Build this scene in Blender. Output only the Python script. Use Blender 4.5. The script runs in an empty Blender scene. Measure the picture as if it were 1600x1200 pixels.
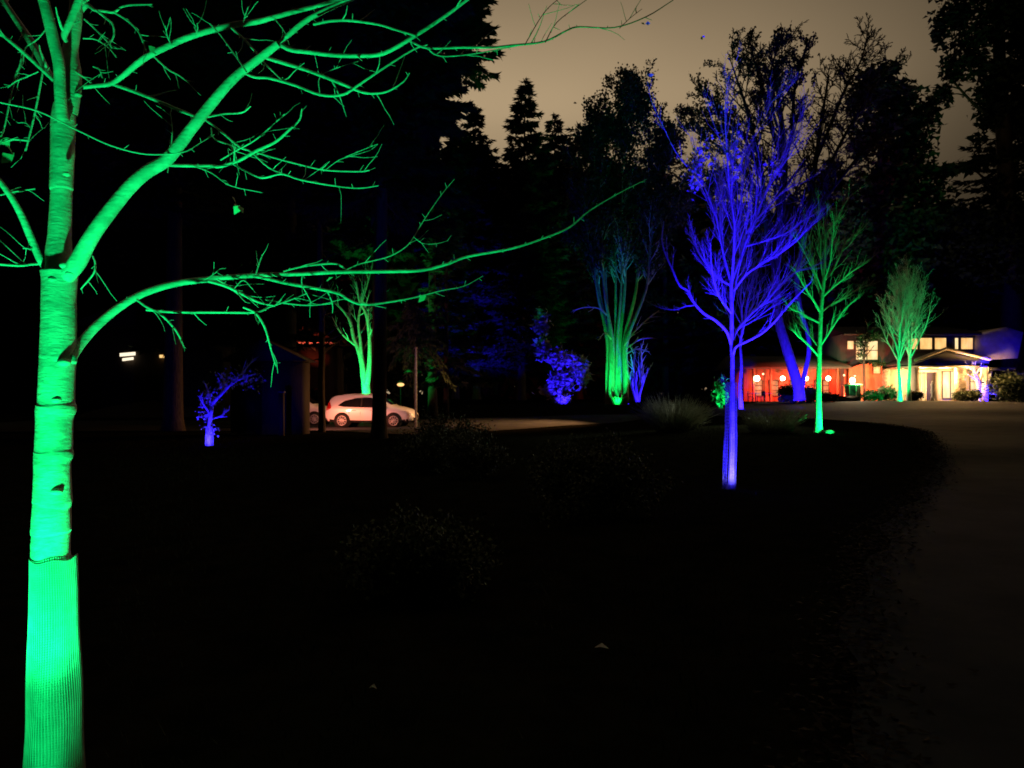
import bpy, math, random
import numpy as np
R = math.radians
random.seed(7); RNG = np.random.default_rng(11)
SC = bpy.context.scene
COL = SC.collection
F = 1150.0; HY = 615.0; EYE = 1.6          # focal length in photo pixels, horizon row, eye height

def P(px, py, D):
    return np.array([(px-800)/F*D, D, EYE+(HY-py)/F*D])

# ---------- terrain ----------
_CT = np.array([
 (0,0,0),(-10,0,0),(10,0,0),(0,-20,0),(-25,0,0),(25,0,.1),(3.6,12.3,0),(-4,12,0),(12,12,.1),(-9.7,23.5,-.08),
 (-8,38.6,-.18),(-14,39,-.18),(-3,40,-.12),(-25,40,-.15),(0,30,-.05),(4,38,.0),(10,24,.35),(12,21,.25),(13,31,.4),
 (0,47,.1),(5,47,.25),(14.3,46,.6),(8.5,60,.72),(4,58,.8),(10,58,.72),(-8,50,.0),(-20,55,0),(28,40,.73),(22,30,.5),(32,60,1.0),
 (20,64,.9),(30,64,.9),(45,64,.9),(45,50,.9),(60,60,1),(30,20,.4),(60,20,.6),(0,80,1),(40,90,1.2),(-40,80,.5),(80,80,1.5),
 (-80,60,.2),(-60,0,0),(70,-30,0),(-70,-60,0),(0,-80,0)], float)
def ter(x, y):
    x = np.asarray(x, float); y = np.asarray(y, float)
    d2 = (x[..., None]-_CT[:, 0])**2+(y[..., None]-_CT[:, 1])**2
    w = 1/(d2+6.0)**1.8
    return (w*_CT[:, 2]).sum(-1)/w.sum(-1)
def terz(x, y): return float(ter(x, y))

# ---------- mesh builder ----------
class MB:
    def __init__(s): s.V = []; s.Fc = []; s.n = 0
    def add(s, V, Fa):
        V = np.asarray(V, float).reshape(-1, 3); Fa = np.asarray(Fa, np.int64)
        s.V.append(V); s.Fc.append(Fa+s.n); s.n += len(V); return s
    def box(s, x0, x1, y0, y1, z0, z1):
        V = [(x, y, z) for x in (x0, x1) for y in (y0, y1) for z in (z0, z1)]
        return s.add(V, [(0,1,3,2),(4,6,7,5),(0,4,5,1),(2,3,7,6),(0,2,6,4),(1,5,7,3)])
    def prism(s, poly, y0, y1):      # polygon in x,z pushed along y; poly as fan-safe convex list
        n = len(poly); V = [(p[0], y0, p[1]) for p in poly]+[(p[0], y1, p[1]) for p in poly]
        s.add(V, [(i, (i+1) % n, n+(i+1) % n, n+i) for i in range(n)])
        k = s.n-2*n
        tri = [(0, i, i+1) for i in range(1, n-1)]
        s.Fc.append(np.array(tri)+k); s.Fc.append(np.array([(n+a, n+c, n+b) for a, b, c in tri])+k)
        return s
    def sphere(s, c, r, nu=16, nv=10, sz=1.0):
        V = []; Fa = []
        for j in range(nv+1):
            th = math.pi*j/nv
            for i in range(nu):
                ph = 2*math.pi*i/nu
                V.append((c[0]+r*math.sin(th)*math.cos(ph), c[1]+r*math.sin(th)*math.sin(ph), c[2]+r*sz*math.cos(th)))
        for j in range(nv):
            for i in range(nu):
                a = j*nu+i; b = j*nu+(i+1) % nu
                Fa.append((a, b, b+nu, a+nu))
        return s.add(V, Fa)
    def tubes(s, paths, sides=6, sub=0, noise=0.0):
        """paths: list of (pts (K,3), radii (K)); grouped by K and built in batches."""
        groups = {}
        for p, r in paths:
            p = np.asarray(p, float); r = np.asarray(r, float)
            if sub: p, r = smooth(p, r, sub)
            groups.setdefault(len(p), []).append((p, r))
        for K, lst in groups.items():
            A = np.stack([a for a, _ in lst]); Rd = np.stack([b for _, b in lst])   # N,K,3 ; N,K
            T = np.empty_like(A); T[:, 1:-1] = A[:, 2:]-A[:, :-2]; T[:, 0] = A[:, 1]-A[:, 0]; T[:, -1] = A[:, -1]-A[:, -2]
            T /= np.linalg.norm(T, axis=2, keepdims=True)+1e-9
            m = T.mean(1); ref = np.zeros_like(m); ref[np.arange(len(m)), np.abs(m).argmin(1)] = 1
            U = np.cross(T, ref[:, None, :]); U /= np.linalg.norm(U, axis=2, keepdims=True)+1e-9
            W = np.cross(T, U)
            ang = np.arange(sides)*2*np.pi/sides
            rr = Rd[:, :, None]*np.ones(sides)
            if noise: rr = rr*(1+noise*RNG.standard_normal(rr.shape))
            V = A[:, :, None, :]+rr[..., None]*(np.cos(ang)[:, None]*U[:, :, None, :]+np.sin(ang)[:, None]*W[:, :, None, :])
            N = len(A)
            i = np.arange(sides); j = (i+1) % sides
            base = (np.arange(K-1)*sides)[:, None]
            q = np.stack([base+i, base+j, base+j+sides, base+i+sides], -1).reshape(-1, 4)
            q = (q[None]+(np.arange(N)*K*sides)[:, None, None]).reshape(-1, 4)
            s.add(V.reshape(-1, 3), q)
        return s
    def quads(s, C, A, B):   # centres, half axes
        V = np.stack([C-A-B, C+A-B, C+A+B, C-A+B], 1).reshape(-1, 3)
        n = len(C); return s.add(V, np.arange(4*n).reshape(n, 4))
    def tris(s, C, A, B):    # base centre C, half width B, tip C+A
        V = np.stack([C-B, C+B, C+A], 1).reshape(-1, 3)
        n = len(C); return s.add(V, np.arange(3*n).reshape(n, 3))

def smooth(p, r, sub):
    K = len(p)
    if K < 3:
        t = np.linspace(0, 1, sub+1)[:, None]
        return p[0]*(1-t)+p[1]*t, r[0]*(1-t[:, 0])+r[1]*t[:, 0]
    q = np.vstack([2*p[0]-p[1], p, 2*p[-1]-p[-2]]); out = []; ro = []
    for i in range(K-1):
        a, b, c, d = q[i:i+4]
        for k in range(sub):
            t = k/sub
            out.append(.5*((2*b)+(-a+c)*t+(2*a-5*b+4*c-d)*t*t+(-a+3*b-3*c+d)*t**3)); ro.append(r[i]*(1-t)+r[i+1]*t)
    out.append(p[-1]); ro.append(r[-1])
    return np.array(out), np.array(ro)

ORG = {}
def empty(name, loc, label, cat, group=None, rz=0):
    o = bpy.data.objects.new(name, None); COL.objects.link(o); o.location = loc; o.rotation_euler = (0, 0, rz)
    o.empty_display_size = .2
    o['label'] = label; o['category'] = cat
    if group: o['group'] = group
    ORG[o.name] = np.array(loc, float)
    return o
def build(name, mb, mat, parent=None, smoothed=True, local=False, **props):
    me = bpy.data.meshes.new(name)
    V = np.concatenate(mb.V) if mb.V else np.zeros((0, 3))
    if parent is not None and not local: V = V-ORG[parent.name]
    org = None
    if parent is None:
        org = np.array([V[:, 0].mean(), V[:, 1].mean(), V[:, 2].min()]); V = V-org
    loops = np.concatenate([f.reshape(-1) for f in mb.Fc]); sizes = np.concatenate([np.full(len(f), f.shape[1]) for f in mb.Fc])
    me.vertices.add(len(V)); me.vertices.foreach_set('co', V.astype(np.float32).reshape(-1))
    me.loops.add(len(loops)); me.loops.foreach_set('vertex_index', loops.astype(np.int32))
    me.polygons.add(len(sizes)); me.polygons.foreach_set('loop_start', np.concatenate([[0], np.cumsum(sizes)[:-1]]).astype(np.int32))
    me.polygons.foreach_set('loop_total', sizes.astype(np.int32))
    if smoothed: me.polygons.foreach_set('use_smooth', np.ones(len(sizes), bool))
    me.update(calc_edges=True); me.validate()
    me.materials.append(mat)
    o = bpy.data.objects.new(name, me); COL.objects.link(o)
    if parent is not None:
        o.parent = parent; ORG[o.name] = ORG[parent.name]
    else: o.location = org; ORG[o.name] = org
    for k, v in props.items(): o[k] = v
    return o
def copy_tree(o, parent=None):
    c = o.copy(); COL.objects.link(c); c.parent = parent
    for ch in list(o.children): copy_tree(ch, c)
    return c

# ---------- materials ----------
def newmat(name):
    m = bpy.data.materials.new(name); m.use_nodes = True
    nt = m.node_tree; b = nt.nodes['Principled BSDF']; return m, nt, b
def nd(nt, t, **kw):
    n = nt.nodes.new(t)
    for k, v in kw.items():
        if k in n.inputs: n.inputs[k].default_value = v
        else: setattr(n, k, v)
    return n
def mat_noise(name, c1, c2, scale=8, rough=.85, bump=.3, detail=6, stretch=(1,1,1), dist=.02, spec=.2, metal=0, transmit=0):
    m, nt, b = newmat(name)
    tc = nd(nt, 'ShaderNodeTexCoord'); mp = nd(nt, 'ShaderNodeMapping'); mp.inputs['Scale'].default_value = stretch
    nt.links.new(tc.outputs['Object'], mp.inputs[0])
    n = nd(nt, 'ShaderNodeTexNoise', Scale=scale, Detail=detail, Roughness=.6); nt.links.new(mp.outputs[0], n.inputs['Vector'])
    r = nd(nt, 'ShaderNodeValToRGB'); r.color_ramp.elements[0].color = (*c1, 1); r.color_ramp.elements[1].color = (*c2, 1)
    r.color_ramp.elements[0].position = .3; r.color_ramp.elements[1].position = .7
    nt.links.new(n.outputs['Fac'], r.inputs[0]); nt.links.new(r.outputs[0], b.inputs['Base Color'])
    b.inputs['Roughness'].default_value = rough; b.inputs['Specular IOR Level'].default_value = spec; b.inputs['Metallic'].default_value = metal
    if bump:
        bp = nd(nt, 'ShaderNodeBump', Strength=bump, Distance=dist); nt.links.new(n.outputs['Fac'], bp.inputs['Height']); nt.links.new(bp.outputs[0], b.inputs['Normal'])
    return m
def mat_emit(name, c, s, c2=None, scale=2.0):
    m, nt, b = newmat(name)
    b.inputs['Base Color'].default_value = (.1, .1, .1, 1); b.inputs['Emission Strength'].default_value = s
    if c2 is None: b.inputs['Emission Color'].default_value = (*c, 1)
    else:
        tc = nd(nt, 'ShaderNodeTexCoord'); mp = nd(nt, 'ShaderNodeMapping'); mp.inputs['Scale'].default_value = (1.6, 1, .5)
        nt.links.new(tc.outputs['Object'], mp.inputs[0])
        n = nd(nt, 'ShaderNodeTexNoise', Scale=scale, Detail=3); nt.links.new(mp.outputs[0], n.inputs['Vector'])
        r = nd(nt, 'ShaderNodeValToRGB'); r.color_ramp.elements[0].color = (*c, 1); r.color_ramp.elements[1].color = (*c2, 1)
        r.color_ramp.elements[0].position = .38; r.color_ramp.elements[1].position = .62
        nt.links.new(n.outputs['Fac'], r.inputs[0]); nt.links.new(r.outputs[0], b.inputs['Emission Color'])
    return m
M = {}
def mat_bark():
    m, nt, b = newmat('smooth_grey_bark'); tc = nd(nt, 'ShaderNodeTexCoord')
    def noise(sc, st, det=8):
        mp = nd(nt, 'ShaderNodeMapping'); mp.inputs['Scale'].default_value = st; nt.links.new(tc.outputs['Object'], mp.inputs[0])
        n = nd(nt, 'ShaderNodeTexNoise', Scale=sc, Detail=det, Roughness=.65); nt.links.new(mp.outputs[0], n.inputs['Vector']); return n
    fine = noise(22, (1, 1, 5)); patch = noise(7, (1, 1, 1.4), 5); line = noise(8, (1.8, 1.8, 6), 7)
    r = nd(nt, 'ShaderNodeValToRGB'); r.color_ramp.elements[0].color = (.27,.26,.23,1); r.color_ramp.elements[1].color = (.50,.48,.44,1); r.color_ramp.elements[0].position = .35; r.color_ramp.elements[1].position = .62
    nt.links.new(patch.outputs['Fac'], r.inputs[0])
    r2 = nd(nt, 'ShaderNodeValToRGB'); r2.color_ramp.elements[0].color = (.35,.35,.35,1); r2.color_ramp.elements[1].color = (1,1,1,1); r2.color_ramp.elements[0].position = .36; r2.color_ramp.elements[1].position = .46
    nt.links.new(line.outputs['Fac'], r2.inputs[0])
    mx = nd(nt, 'ShaderNodeMix', data_type='RGBA', blend_type='MULTIPLY'); mx.inputs[0].default_value = .28; nt.links.new(r.outputs[0], mx.inputs[6]); nt.links.new(r2.outputs[0], mx.inputs[7]); nt.links.new(mx.outputs[2], b.inputs['Base Color'])
    ad = nd(nt, 'ShaderNodeMath', operation='ADD'); nt.links.new(fine.outputs['Fac'], ad.inputs[0]); nt.links.new(line.outputs['Fac'], ad.inputs[1])
    bp = nd(nt, 'ShaderNodeBump', Strength=.6, Distance=.009); nt.links.new(ad.outputs[0], bp.inputs['Height']); nt.links.new(bp.outputs[0], b.inputs['Normal'])
    b.inputs['Roughness'].default_value = .7; b.inputs['Specular IOR Level'].default_value = .25; return m
M['bark_smooth'] = mat_bark()
M['bark_twig'] = mat_noise('twig_bark', (.36,.33,.30), (.46,.43,.40), 30, .6, .1, 3)
M['bark_dark'] = mat_noise('furrowed_dark_bark', (.03,.024,.018), (.09,.07,.05), 6, .95, .8, 8, (2.5,2.5,.5), .06, .1)
M['bark_mid'] = mat_noise('rough_bark', (.10,.09,.075), (.22,.20,.17), 5, .9, .7, 8, (2,2,.6), .05, .1)
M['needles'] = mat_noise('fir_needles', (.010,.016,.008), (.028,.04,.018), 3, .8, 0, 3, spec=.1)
M['needles_lit'] = mat_noise('fir_needles_lit', (.03,.05,.025), (.06,.09,.045), 3, .8, 0, 3, spec=.1)  # lighter copy of the needles, faint light put into the colour
M['leaf_dark'] = mat_noise('evergreen_leaves', (.014,.022,.010), (.04,.055,.02), 3, .7, 0, 3, spec=.2)
M['leaf_mid'] = mat_noise('shrub_leaves', (.05,.07,.03), (.11,.13,.07), 9, .7, 0, 3, spec=.2)
M['leaf_dry'] = mat_noise('dry_leaf', (.25,.18,.10), (.42,.34,.22), 20, .7, .2, 3)
M['leaf_pale'] = mat_noise('pale_leaf', (.35,.33,.30), (.55,.53,.5), 20, .6, .1, 3)
M['leaf_lit'] = mat_noise('brightened_leaf', (.22,.24,.16), (.42,.42,.30), 12, .6, .1, 3)  # leaf colour raised so foliage and grass read as lit
M['grass'] = mat_noise('grass_blades', (.015,.022,.008), (.035,.045,.018), 6, .8, 0, 3, spec=.1)
M['guard_dark'] = mat_noise('dark_plastic_net', (.10,.10,.11), (.16,.16,.17), 20, .4, .05, 3, spec=.4)
M['guard'] = mat_noise('plastic_mesh', (.22,.22,.21), (.34,.34,.32), 20, .4, .05, 3, spec=.45)
M['rock'] = mat_noise('rock', (.10,.10,.09), (.24,.23,.2), 6, .85, .6, 8)
M['asphalt'] = mat_noise('asphalt', (.013,.016,.021), (.034,.038,.046), 1.2, .95, .4, 14, (1,1,1), .012, .05)
M['wood_dark'] = mat_noise('dark_timber', (.03,.022,.016), (.07,.05,.035), 5, .8, .4, 6, (6,6,.4))
# ---------- tree generators ----------
WS = 1.0
def tr(D, pts, dD=0.0):
    """photo trace -> world polyline: pts (px,py,width_px), depth D..D+dD along it (own real distance and thickness)"""
    n = len(pts); out = []; rr = []; ws = WS
    for i, (x, y, w) in enumerate(pts):
        d = D+dD*i/max(1, n-1); out.append(P(x, y, d)); rr.append(max(.0008, ws*w*.5*d/F))
    return np.array(out), np.array(rr)

RMIN = .0012
def unit(v): return v/(np.linalg.norm(v)+1e-9)
def rnd_perp(d):
    while True:
        v = np.random.default_rng(random.getrandbits(32)).standard_normal(3) if False else np.array([random.gauss(0,1) for _ in range(3)])
        v = v-d*v.dot(d)
        if np.linalg.norm(v) > .1: return unit(v)
def limb(p, d, L, r0, r1=None, K=6, up=.15, wob=.12):
    pts = [np.array(p, float)]; d = unit(np.array(d, float)); r1 = r0*.3 if r1 is None else r1
    for k in range(K-1):
        d = unit(d+np.array([random.gauss(0, wob), random.gauss(0, wob), random.gauss(0, wob)+up]))
        pts.append(pts[-1]+d*L/(K-1))
    return np.array(pts), np.linspace(r0, r1, K)
def sprout(paths, parent, n, Lf, ang=(25, 50), t0=.25, up=.12, rf=.5, K=5, wob=.12, t1=1.0, bias=None):
    """side shoots along a parent polyline"""
    p, r = parent; K0 = len(p)-1; L = np.linalg.norm(np.diff(p, axis=0), axis=1).sum(); out = []
    for i in range(n):
        t = t0+(t1-t0)*(i+random.random())/n; f = min(t*K0, K0-1e-3); k = int(f); u = f-k
        q = p[k]*(1-u)+p[k+1]*u; d = unit(p[k+1]-p[k]); rq = r[k]*(1-u)+r[k+1]*u
        a = R(random.uniform(*ang)); pe = rnd_perp(d)
        if bias is not None: pe = unit(pe+np.array(bias)); pe = unit(pe-d*pe.dot(d))
        nd_ = d*math.cos(a)+pe*math.sin(a)
        l = (Lf(t) if callable(Lf) else Lf*L*(1-.55*t))*random.uniform(.6, 1.2)
        b = limb(q, nd_, l, max(rq*rf, RMIN), max(rq*rf*.25, RMIN*.6), K, up, wob)
        out.append(b); paths.append(b)
    return out
def spurs(paths, parent, step, l, r):
    p, rr = parent; L = np.linalg.norm(np.diff(p, axis=0), axis=1).sum()
    for b in sprout([], parent, max(1, int(L/step)), lambda t: l, (40, 80), .08, 0, .9, 3, .05):
        paths.append((b[0], np.array([r, r*.9, r*.6])))

def vase_tree(base, H, r0, fork, nlimb, spread, twig=(9, 5), seed=1, tw_r=.5, leaderf=.95, tiltk=1.0):
    """a young bare street tree: trunk with a leader and ascending limbs; returns trunk path, crown paths"""
    random.seed(seed)
    b = np.array(base, float)
    K = 9; z = np.linspace(0, H*leaderf, K)
    pts = np.array([b+np.array([random.gauss(0, .012*H*min(1, i/3)), random.gauss(0, .012*H*min(1, i/3)), z[i]]) for i in range(K)])
    rad = r0*np.clip(1-.95*(z/(H*leaderf))**.8, .05, 1); rad[0] *= 1.3
    trunk = (pts, rad); crown = []
    for i in range(nlimb):
        t = fork+(.85-fork)*(i/nlimb)**1.2+random.uniform(0, .02); f = t*(K-1); k = int(f); u = f-k
        q = pts[k]*(1-u)+pts[k+1]*u; rq = rad[k]*(1-u)+rad[k+1]*u
        az = i*2.4+random.uniform(-.4, .4); tilt = R(random.uniform(28, 50))*(1.15-.5*t)*tiltk
        d = np.array([math.sin(tilt)*math.cos(az), math.sin(tilt)*math.sin(az)*.9, math.cos(tilt)])
        L = (H*(1-t)*.55+H*.22)*random.uniform(.8, 1.1)*spread
        lb = limb(q, d, L, rq*.62, rq*.1, 8, .09, .07); crown.append(lb)
        for s in sprout(crown, lb, twig[0], .48, (22, 45), .18, .12, .55, 6, .09):
            for s2 in sprout(crown, s, twig[1], .5, (20, 50), .15, .1, .6, 4, .1): pass
    return trunk, crown

def conifer(base, H, Rmax, h0=.12, nb=220, nsp=60, s=.35, seed=1, droop=.25, power=.85, gap=0.0, tkr=1.0):
    """fir/cedar: trunk, whorls of drooping boughs carrying needle sprays (vectorised)"""
    rg = np.random.default_rng(seed); b = np.array(base, float)
    t = np.sort(rg.random(nb))**.9; h = h0*H+(1-h0)*H*t
    L = Rmax*(1-t)**power*rg.uniform(.55, 1.2, nb)+.02*H*(1-t)+.25
    L *= 1-gap*(rg.random(nb) < .3)
    az = rg.random(nb)*2*np.pi; K = 6; u = np.linspace(0, 1, K)
    dr = droop*rg.uniform(.5, 1.5, nb)
    x = L[:, None]*u; zz = x*.25*(1-dr[:, None]*3)-dr[:, None]*L[:, None]*u**2*.5+.12*L[:, None]*u**4
    lean = np.array([rg.normal(0, .01)*H, rg.normal(0, .01)*H])
    A = np.stack([b[0]+lean[0]*t[:, None]+x*np.cos(az)[:, None], b[1]+lean[1]*t[:, None]+x*np.sin(az)[:, None], b[2]+h[:, None]+zz], -1)
    rad = (.012*L[:, None]+.01)*(1-.8*u)[None]
    br = [(A[i], rad[i]) for i in range(nb)]
    trk = (np.array([b+np.array([lean[0]*q, lean[1]*q, H*q]) for q in (0, .02, .1, .3, .5, .7, .85, 1)]), tkr*H*.012*np.array([1.5, 1.15, 1, .82, .6, .38, .2, .03])+.01)
    # sprays
    w = L/L.mean(); n_each = np.maximum(6, (nsp*w*rg.uniform(.7, 1.3, nb))).astype(int)
    idx = np.repeat(np.arange(nb), n_each); N = len(idx)
    q = rg.random(N)**.75*.98+.04; q = np.clip(q, .08, 1); f = q*(K-1); k = np.minimum(f.astype(int), K-2); fr = (f-k)[:, None]
    C = A[idx, k]*(1-fr)+A[idx, k+1]*fr; T = A[idx, k+1]-A[idx, k]; T /= np.linalg.norm(T, axis=1, keepdims=True)
    side = np.stack([-np.sin(az[idx]), np.cos(az[idx]), np.zeros(N)], 1)*rg.choice([-1, 1], N)[:, None]
    wid = (.34*L[idx]*(1.08-q)*rg.random(N)**.7)[:, None]
    C = C+side*wid+T*wid*.5; C[:, 2] -= wid[:, 0]*.25*rg.random(N)
    D = T*.8+side*rg.uniform(.1, .9, N)[:, None]+rg.normal(0, .25, (N, 3)); D[:, 2] -= .25; D /= np.linalg.norm(D, axis=1, keepdims=True)
    W = np.cross(D, rg.normal(0, 1, (N, 3))+np.array([0, 0, 1.2])); W /= np.linalg.norm(W, axis=1, keepdims=True)+1e-9
    sz = s*rg.uniform(.5, 1.3, N)[:, None]
    # top leader tuft
    mb = MB(); mb.tris(C, D*sz*1.5, W*sz*.33)
    n2 = 60; hz = H*(1-.06*rg.random(n2)); a2 = rg.random(n2)*6.28
    C2 = np.stack([b[0]+lean[0]+0*a2, b[1]+lean[1]+0*a2, b[2]+hz], 1); D2 = np.stack([np.cos(a2), np.sin(a2), .9+0*a2], 1)
    mb.tris(C2, D2*s*.9, np.cross(D2, [0, 0, 1])*s*.2)
    return trk, br, mb

def clumps(lst, n, s, seed=1, flat=.5, elong=1.4):
    """leafy clumps: list of (centre(3), rx, ry, rz); small leaf faces scattered through each volume"""
    rg = np.random.default_rng(seed); mb = MB(); vol = np.array([rx*rz for _, rx, ry, rz in lst]); vol = vol/vol.sum()
    for (c, rx, ry, rz), v in zip(lst, vol):
        m = max(20, int(n*v)); d = rg.normal(0, 1, (m, 3)); d /= np.linalg.norm(d, axis=1, keepdims=True); d *= (rg.random(m)**.5)[:, None]*rg.choice([1, 1, 1.25], m)[:, None]
        C = np.asarray(c)+d*np.array([rx, ry, rz])*(1+.30*np.sin(d[:, [1, 2, 0]]*8+c[0]))
        A = rg.normal(0, 1, (m, 3)); A[:, 2] *= flat; A /= np.linalg.norm(A, axis=1, keepdims=True)
        B = np.cross(A, rg.normal(0, 1, (m, 3))); B /= np.linalg.norm(B, axis=1, keepdims=True)
        sz = s*rg.uniform(.5, 1.3, m)[:, None]; mb.tris(C, A*sz*elong, B*sz*.5)
    return mb
def leaves_at(pts, s, seed=1, per=1, jit=0.0):
    rg = np.random.default_rng(seed); C = np.repeat(np.asarray(pts, float), per, 0); m = len(C); C = C+rg.normal(0, 1, (m, 3))*jit
    A = rg.normal(0, 1, (m, 3)); A[:, 2] -= .5; A /= np.linalg.norm(A, axis=1, keepdims=True)
    B = np.cross(A, rg.normal(0, 1, (m, 3))); B /= np.linalg.norm(B, axis=1, keepdims=True)
    sz = s*rg.uniform(.6, 1.2, m)[:, None]
    V = np.stack([C, C+A*sz*.5+B*sz*.35, C+A*sz, C+A*sz*.5-B*sz*.35], 1)
    V[:, [1, 3], 2] += sz*.12
    return MB().add(V.reshape(-1, 3), np.arange(4*m).reshape(m, 4))

def add_tree(name, label, cat, base, trunk, crown, bark, twigbark=None, leaves=None, leafmat=None, group=None, sides=(14, 5), noise=0.0):
    o = empty(name, tuple(base), label, cat, group)
    build('trunk', MB().tubes(trunk if isinstance(trunk, list) else [trunk], sides[0], 4, noise), bark, o)
    c = None
    if crown:
        mb = MB(); big = [c for c in crown if c[1][0] > .02]; sm = [c for c in crown if c[1][0] <= .02]
        if big: mb.tubes(big, 7, 3)
        if sm: mb.tubes(sm, sides[1], 0)
        c = build('branches', mb, twigbark or bark, o)
    if leaves is not None: build('foliage', leaves, leafmat, o, smoothed=False)
    return o

def spot(name, loc, tgt, color, power, cone=50, blend=.6, size=.08, linear=False, sx=1):
    l = bpy.data.lights.new(name, 'SPOT'); l.color = color; l.energy = power; l.spot_size = R(cone); l.spot_blend = blend; l.shadow_soft_size = size
    o = bpy.data.objects.new(name, l); COL.objects.link(o); o.location = loc
    from mathutils import Vector
    o.rotation_euler = (Vector(tgt)-Vector(loc)).to_track_quat('-Z', 'Y').to_euler()
    o.scale = (sx, 1, 1)
    if linear:
        l.use_nodes = True; nt = l.node_tree; e = nt.nodes['Emission']; fo = nt.nodes.new('ShaderNodeLightFalloff')
        fo.inputs['Strength'].default_value = 1; nt.links.new(fo.outputs['Linear'], e.inputs['Strength'])
    return o
GREEN = (0.004, 1.0, .22); GREEN2 = (.003, 1.0, .155); BLUE = (.016, .006, 1.0); WARM = (1.0, .54, .19); RED = (1.0, .07, .03)
# ================= camera, world, render =================
cam = bpy.data.cameras.new('camera'); cam.sensor_width = 36; cam.lens = F/1600*36; cam.shift_y = (HY-600)/1600
cam.clip_start = .05; cam.clip_end = 2000
co = bpy.data.objects.new('camera', cam); COL.objects.link(co); co.location = (0, 0, EYE); co.rotation_euler = (R(90), 0, 0); SC.camera = co
SC.view_settings.view_transform = 'Standard'; SC.view_settings.look = 'None'; SC.view_settings.exposure = 0; SC.view_settings.gamma = 1
SC.cycles.filter_width = 1.75; SC.cycles.max_bounces = 5; SC.cycles.diffuse_bounces = 2; SC.cycles.glossy_bounces = 2
SC.cycles.use_denoising = True; SC.cycles.sample_clamp_indirect = 4
w = bpy.data.worlds.new('World'); SC.world = w; w.use_nodes = True; nt = w.node_tree; nt.nodes.clear(); L_ = nt.links.new
out = nd(nt, 'ShaderNodeOutputWorld'); bg = nd(nt, 'ShaderNodeBackground')
sky = nd(nt, 'ShaderNodeTexSky'); sky.sky_type = 'NISHITA'; sky.sun_disc = False; sky.sun_elevation = R(-8); sky.sun_rotation = R(200)
tc = nd(nt, 'ShaderNodeTexCoord'); sp = nd(nt, 'ShaderNodeSeparateXYZ'); L_(tc.outputs['Generated'], sp.inputs[0])
# city glow on low cloud: brightest low in the north, fading towards the zenith and to the sides
el = nd(nt, 'ShaderNodeValToRGB'); L_(sp.outputs['Z'], el.inputs[0]); cr = el.color_ramp; cr.interpolation = 'B_SPLINE'
for p_, v_ in ((0, 1.0), (.2, 1.0), (.34, .95), (.40, .78), (.46, .56), (.54, .26), (.64, .05), (1, .004)):
    e = cr.elements.new(p_) if p_ not in (0, 1) else cr.elements[int(p_)]; e.color = (v_, v_, v_, 1)
cm = nd(nt, 'ShaderNodeVectorMath', operation='MULTIPLY'); cm.inputs[1].default_value = (1, 1, 0); L_(tc.outputs['Generated'], cm.inputs[0])
nm = nd(nt, 'ShaderNodeVectorMath', operation='NORMALIZE'); L_(cm.outputs[0], nm.inputs[0])
dt = nd(nt, 'ShaderNodeVectorMath', operation='DOT_PRODUCT'); dt.inputs[1].default_value = (-.07, .9975, 0); L_(nm.outputs[0], dt.inputs[0])
az = nd(nt, 'ShaderNodeValToRGB'); L_(dt.outputs['Value'], az.inputs[0]); ca = az.color_ramp
for p_, v_ in ((0, .002), (.5, .01), (.80, .22), (.87, .44), (.95, .78), (1, 1.0)):
    e = ca.elements.new(p_) if p_ not in (0, 1) else ca.elements[int(p_)]; e.color = (v_, v_, v_, 1)
cn = nd(nt, 'ShaderNodeTexNoise', Scale=2.2, Detail=3, Roughness=.5); L_(tc.outputs['Generated'], cn.inputs['Vector'])
mr = nd(nt, 'ShaderNodeMapRange'); mr.inputs['To Min'].default_value = .76; mr.inputs['To Max'].default_value = 1.24; L_(cn.outputs['Fac'], mr.inputs['Value'])
m1 = nd(nt, 'ShaderNodeMath', operation='MULTIPLY'); L_(el.outputs[0], m1.inputs[0]); L_(az.outputs[0], m1.inputs[1])
m2 = nd(nt, 'ShaderNodeMath', operation='MULTIPLY'); L_(m1.outputs[0], m2.inputs[0]); L_(mr.outputs[0], m2.inputs[1])
vc = nd(nt, 'ShaderNodeVectorMath', operation='SCALE'); vc.inputs[0].default_value = (.52, .378, .220); L_(m2.outputs[0], vc.inputs['Scale'])
vs = nd(nt, 'ShaderNodeVectorMath', operation='SCALE'); vs.inputs['Scale'].default_value = .05; L_(sky.outputs[0], vs.inputs[0])
va = nd(nt, 'ShaderNodeVectorMath', operation='ADD'); L_(vc.outputs[0], va.inputs[0]); L_(vs.outputs[0], va.inputs[1])
L_(va.outputs[0], bg.inputs[0]); bg.inputs[1].default_value = 1.0; L_(bg.outputs[0], out.inputs[0])

# ================= ground and roads =================
def axis_(a, b, near, far, lim):
    v = [0.0]; s = near
    while v[-1] < lim: v.append(v[-1]+s); s = near if v[-1] < b else min(s*1.15, far)
    return v
xs = axis_(0, 50, .8, 60, 900); xs = sorted(set([-q for q in xs]+xs)); ys = xs
XX, YY = np.meshgrid(xs, ys, indexing='ij')
g_rough = .012*np.sin(XX*2.1+np.cos(YY*1.7)*2)*np.cos(YY*2.7+XX)
ZZ = ter(XX, YY)+g_rough*(np.abs(XX)+np.abs(YY) < 80)
nx, ny = XX.shape; ii, jj = np.meshgrid(range(nx-1), range(ny-1), indexing='ij'); a = (ii*ny+jj).reshape(-1)
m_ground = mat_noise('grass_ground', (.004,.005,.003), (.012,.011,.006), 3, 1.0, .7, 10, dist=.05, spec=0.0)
build('ground', MB().add(np.stack([XX, YY, ZZ], -1).reshape(-1, 3), np.stack([a, a+ny, a+ny+1, a+1], -1)), m_ground, kind='structure')

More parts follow.
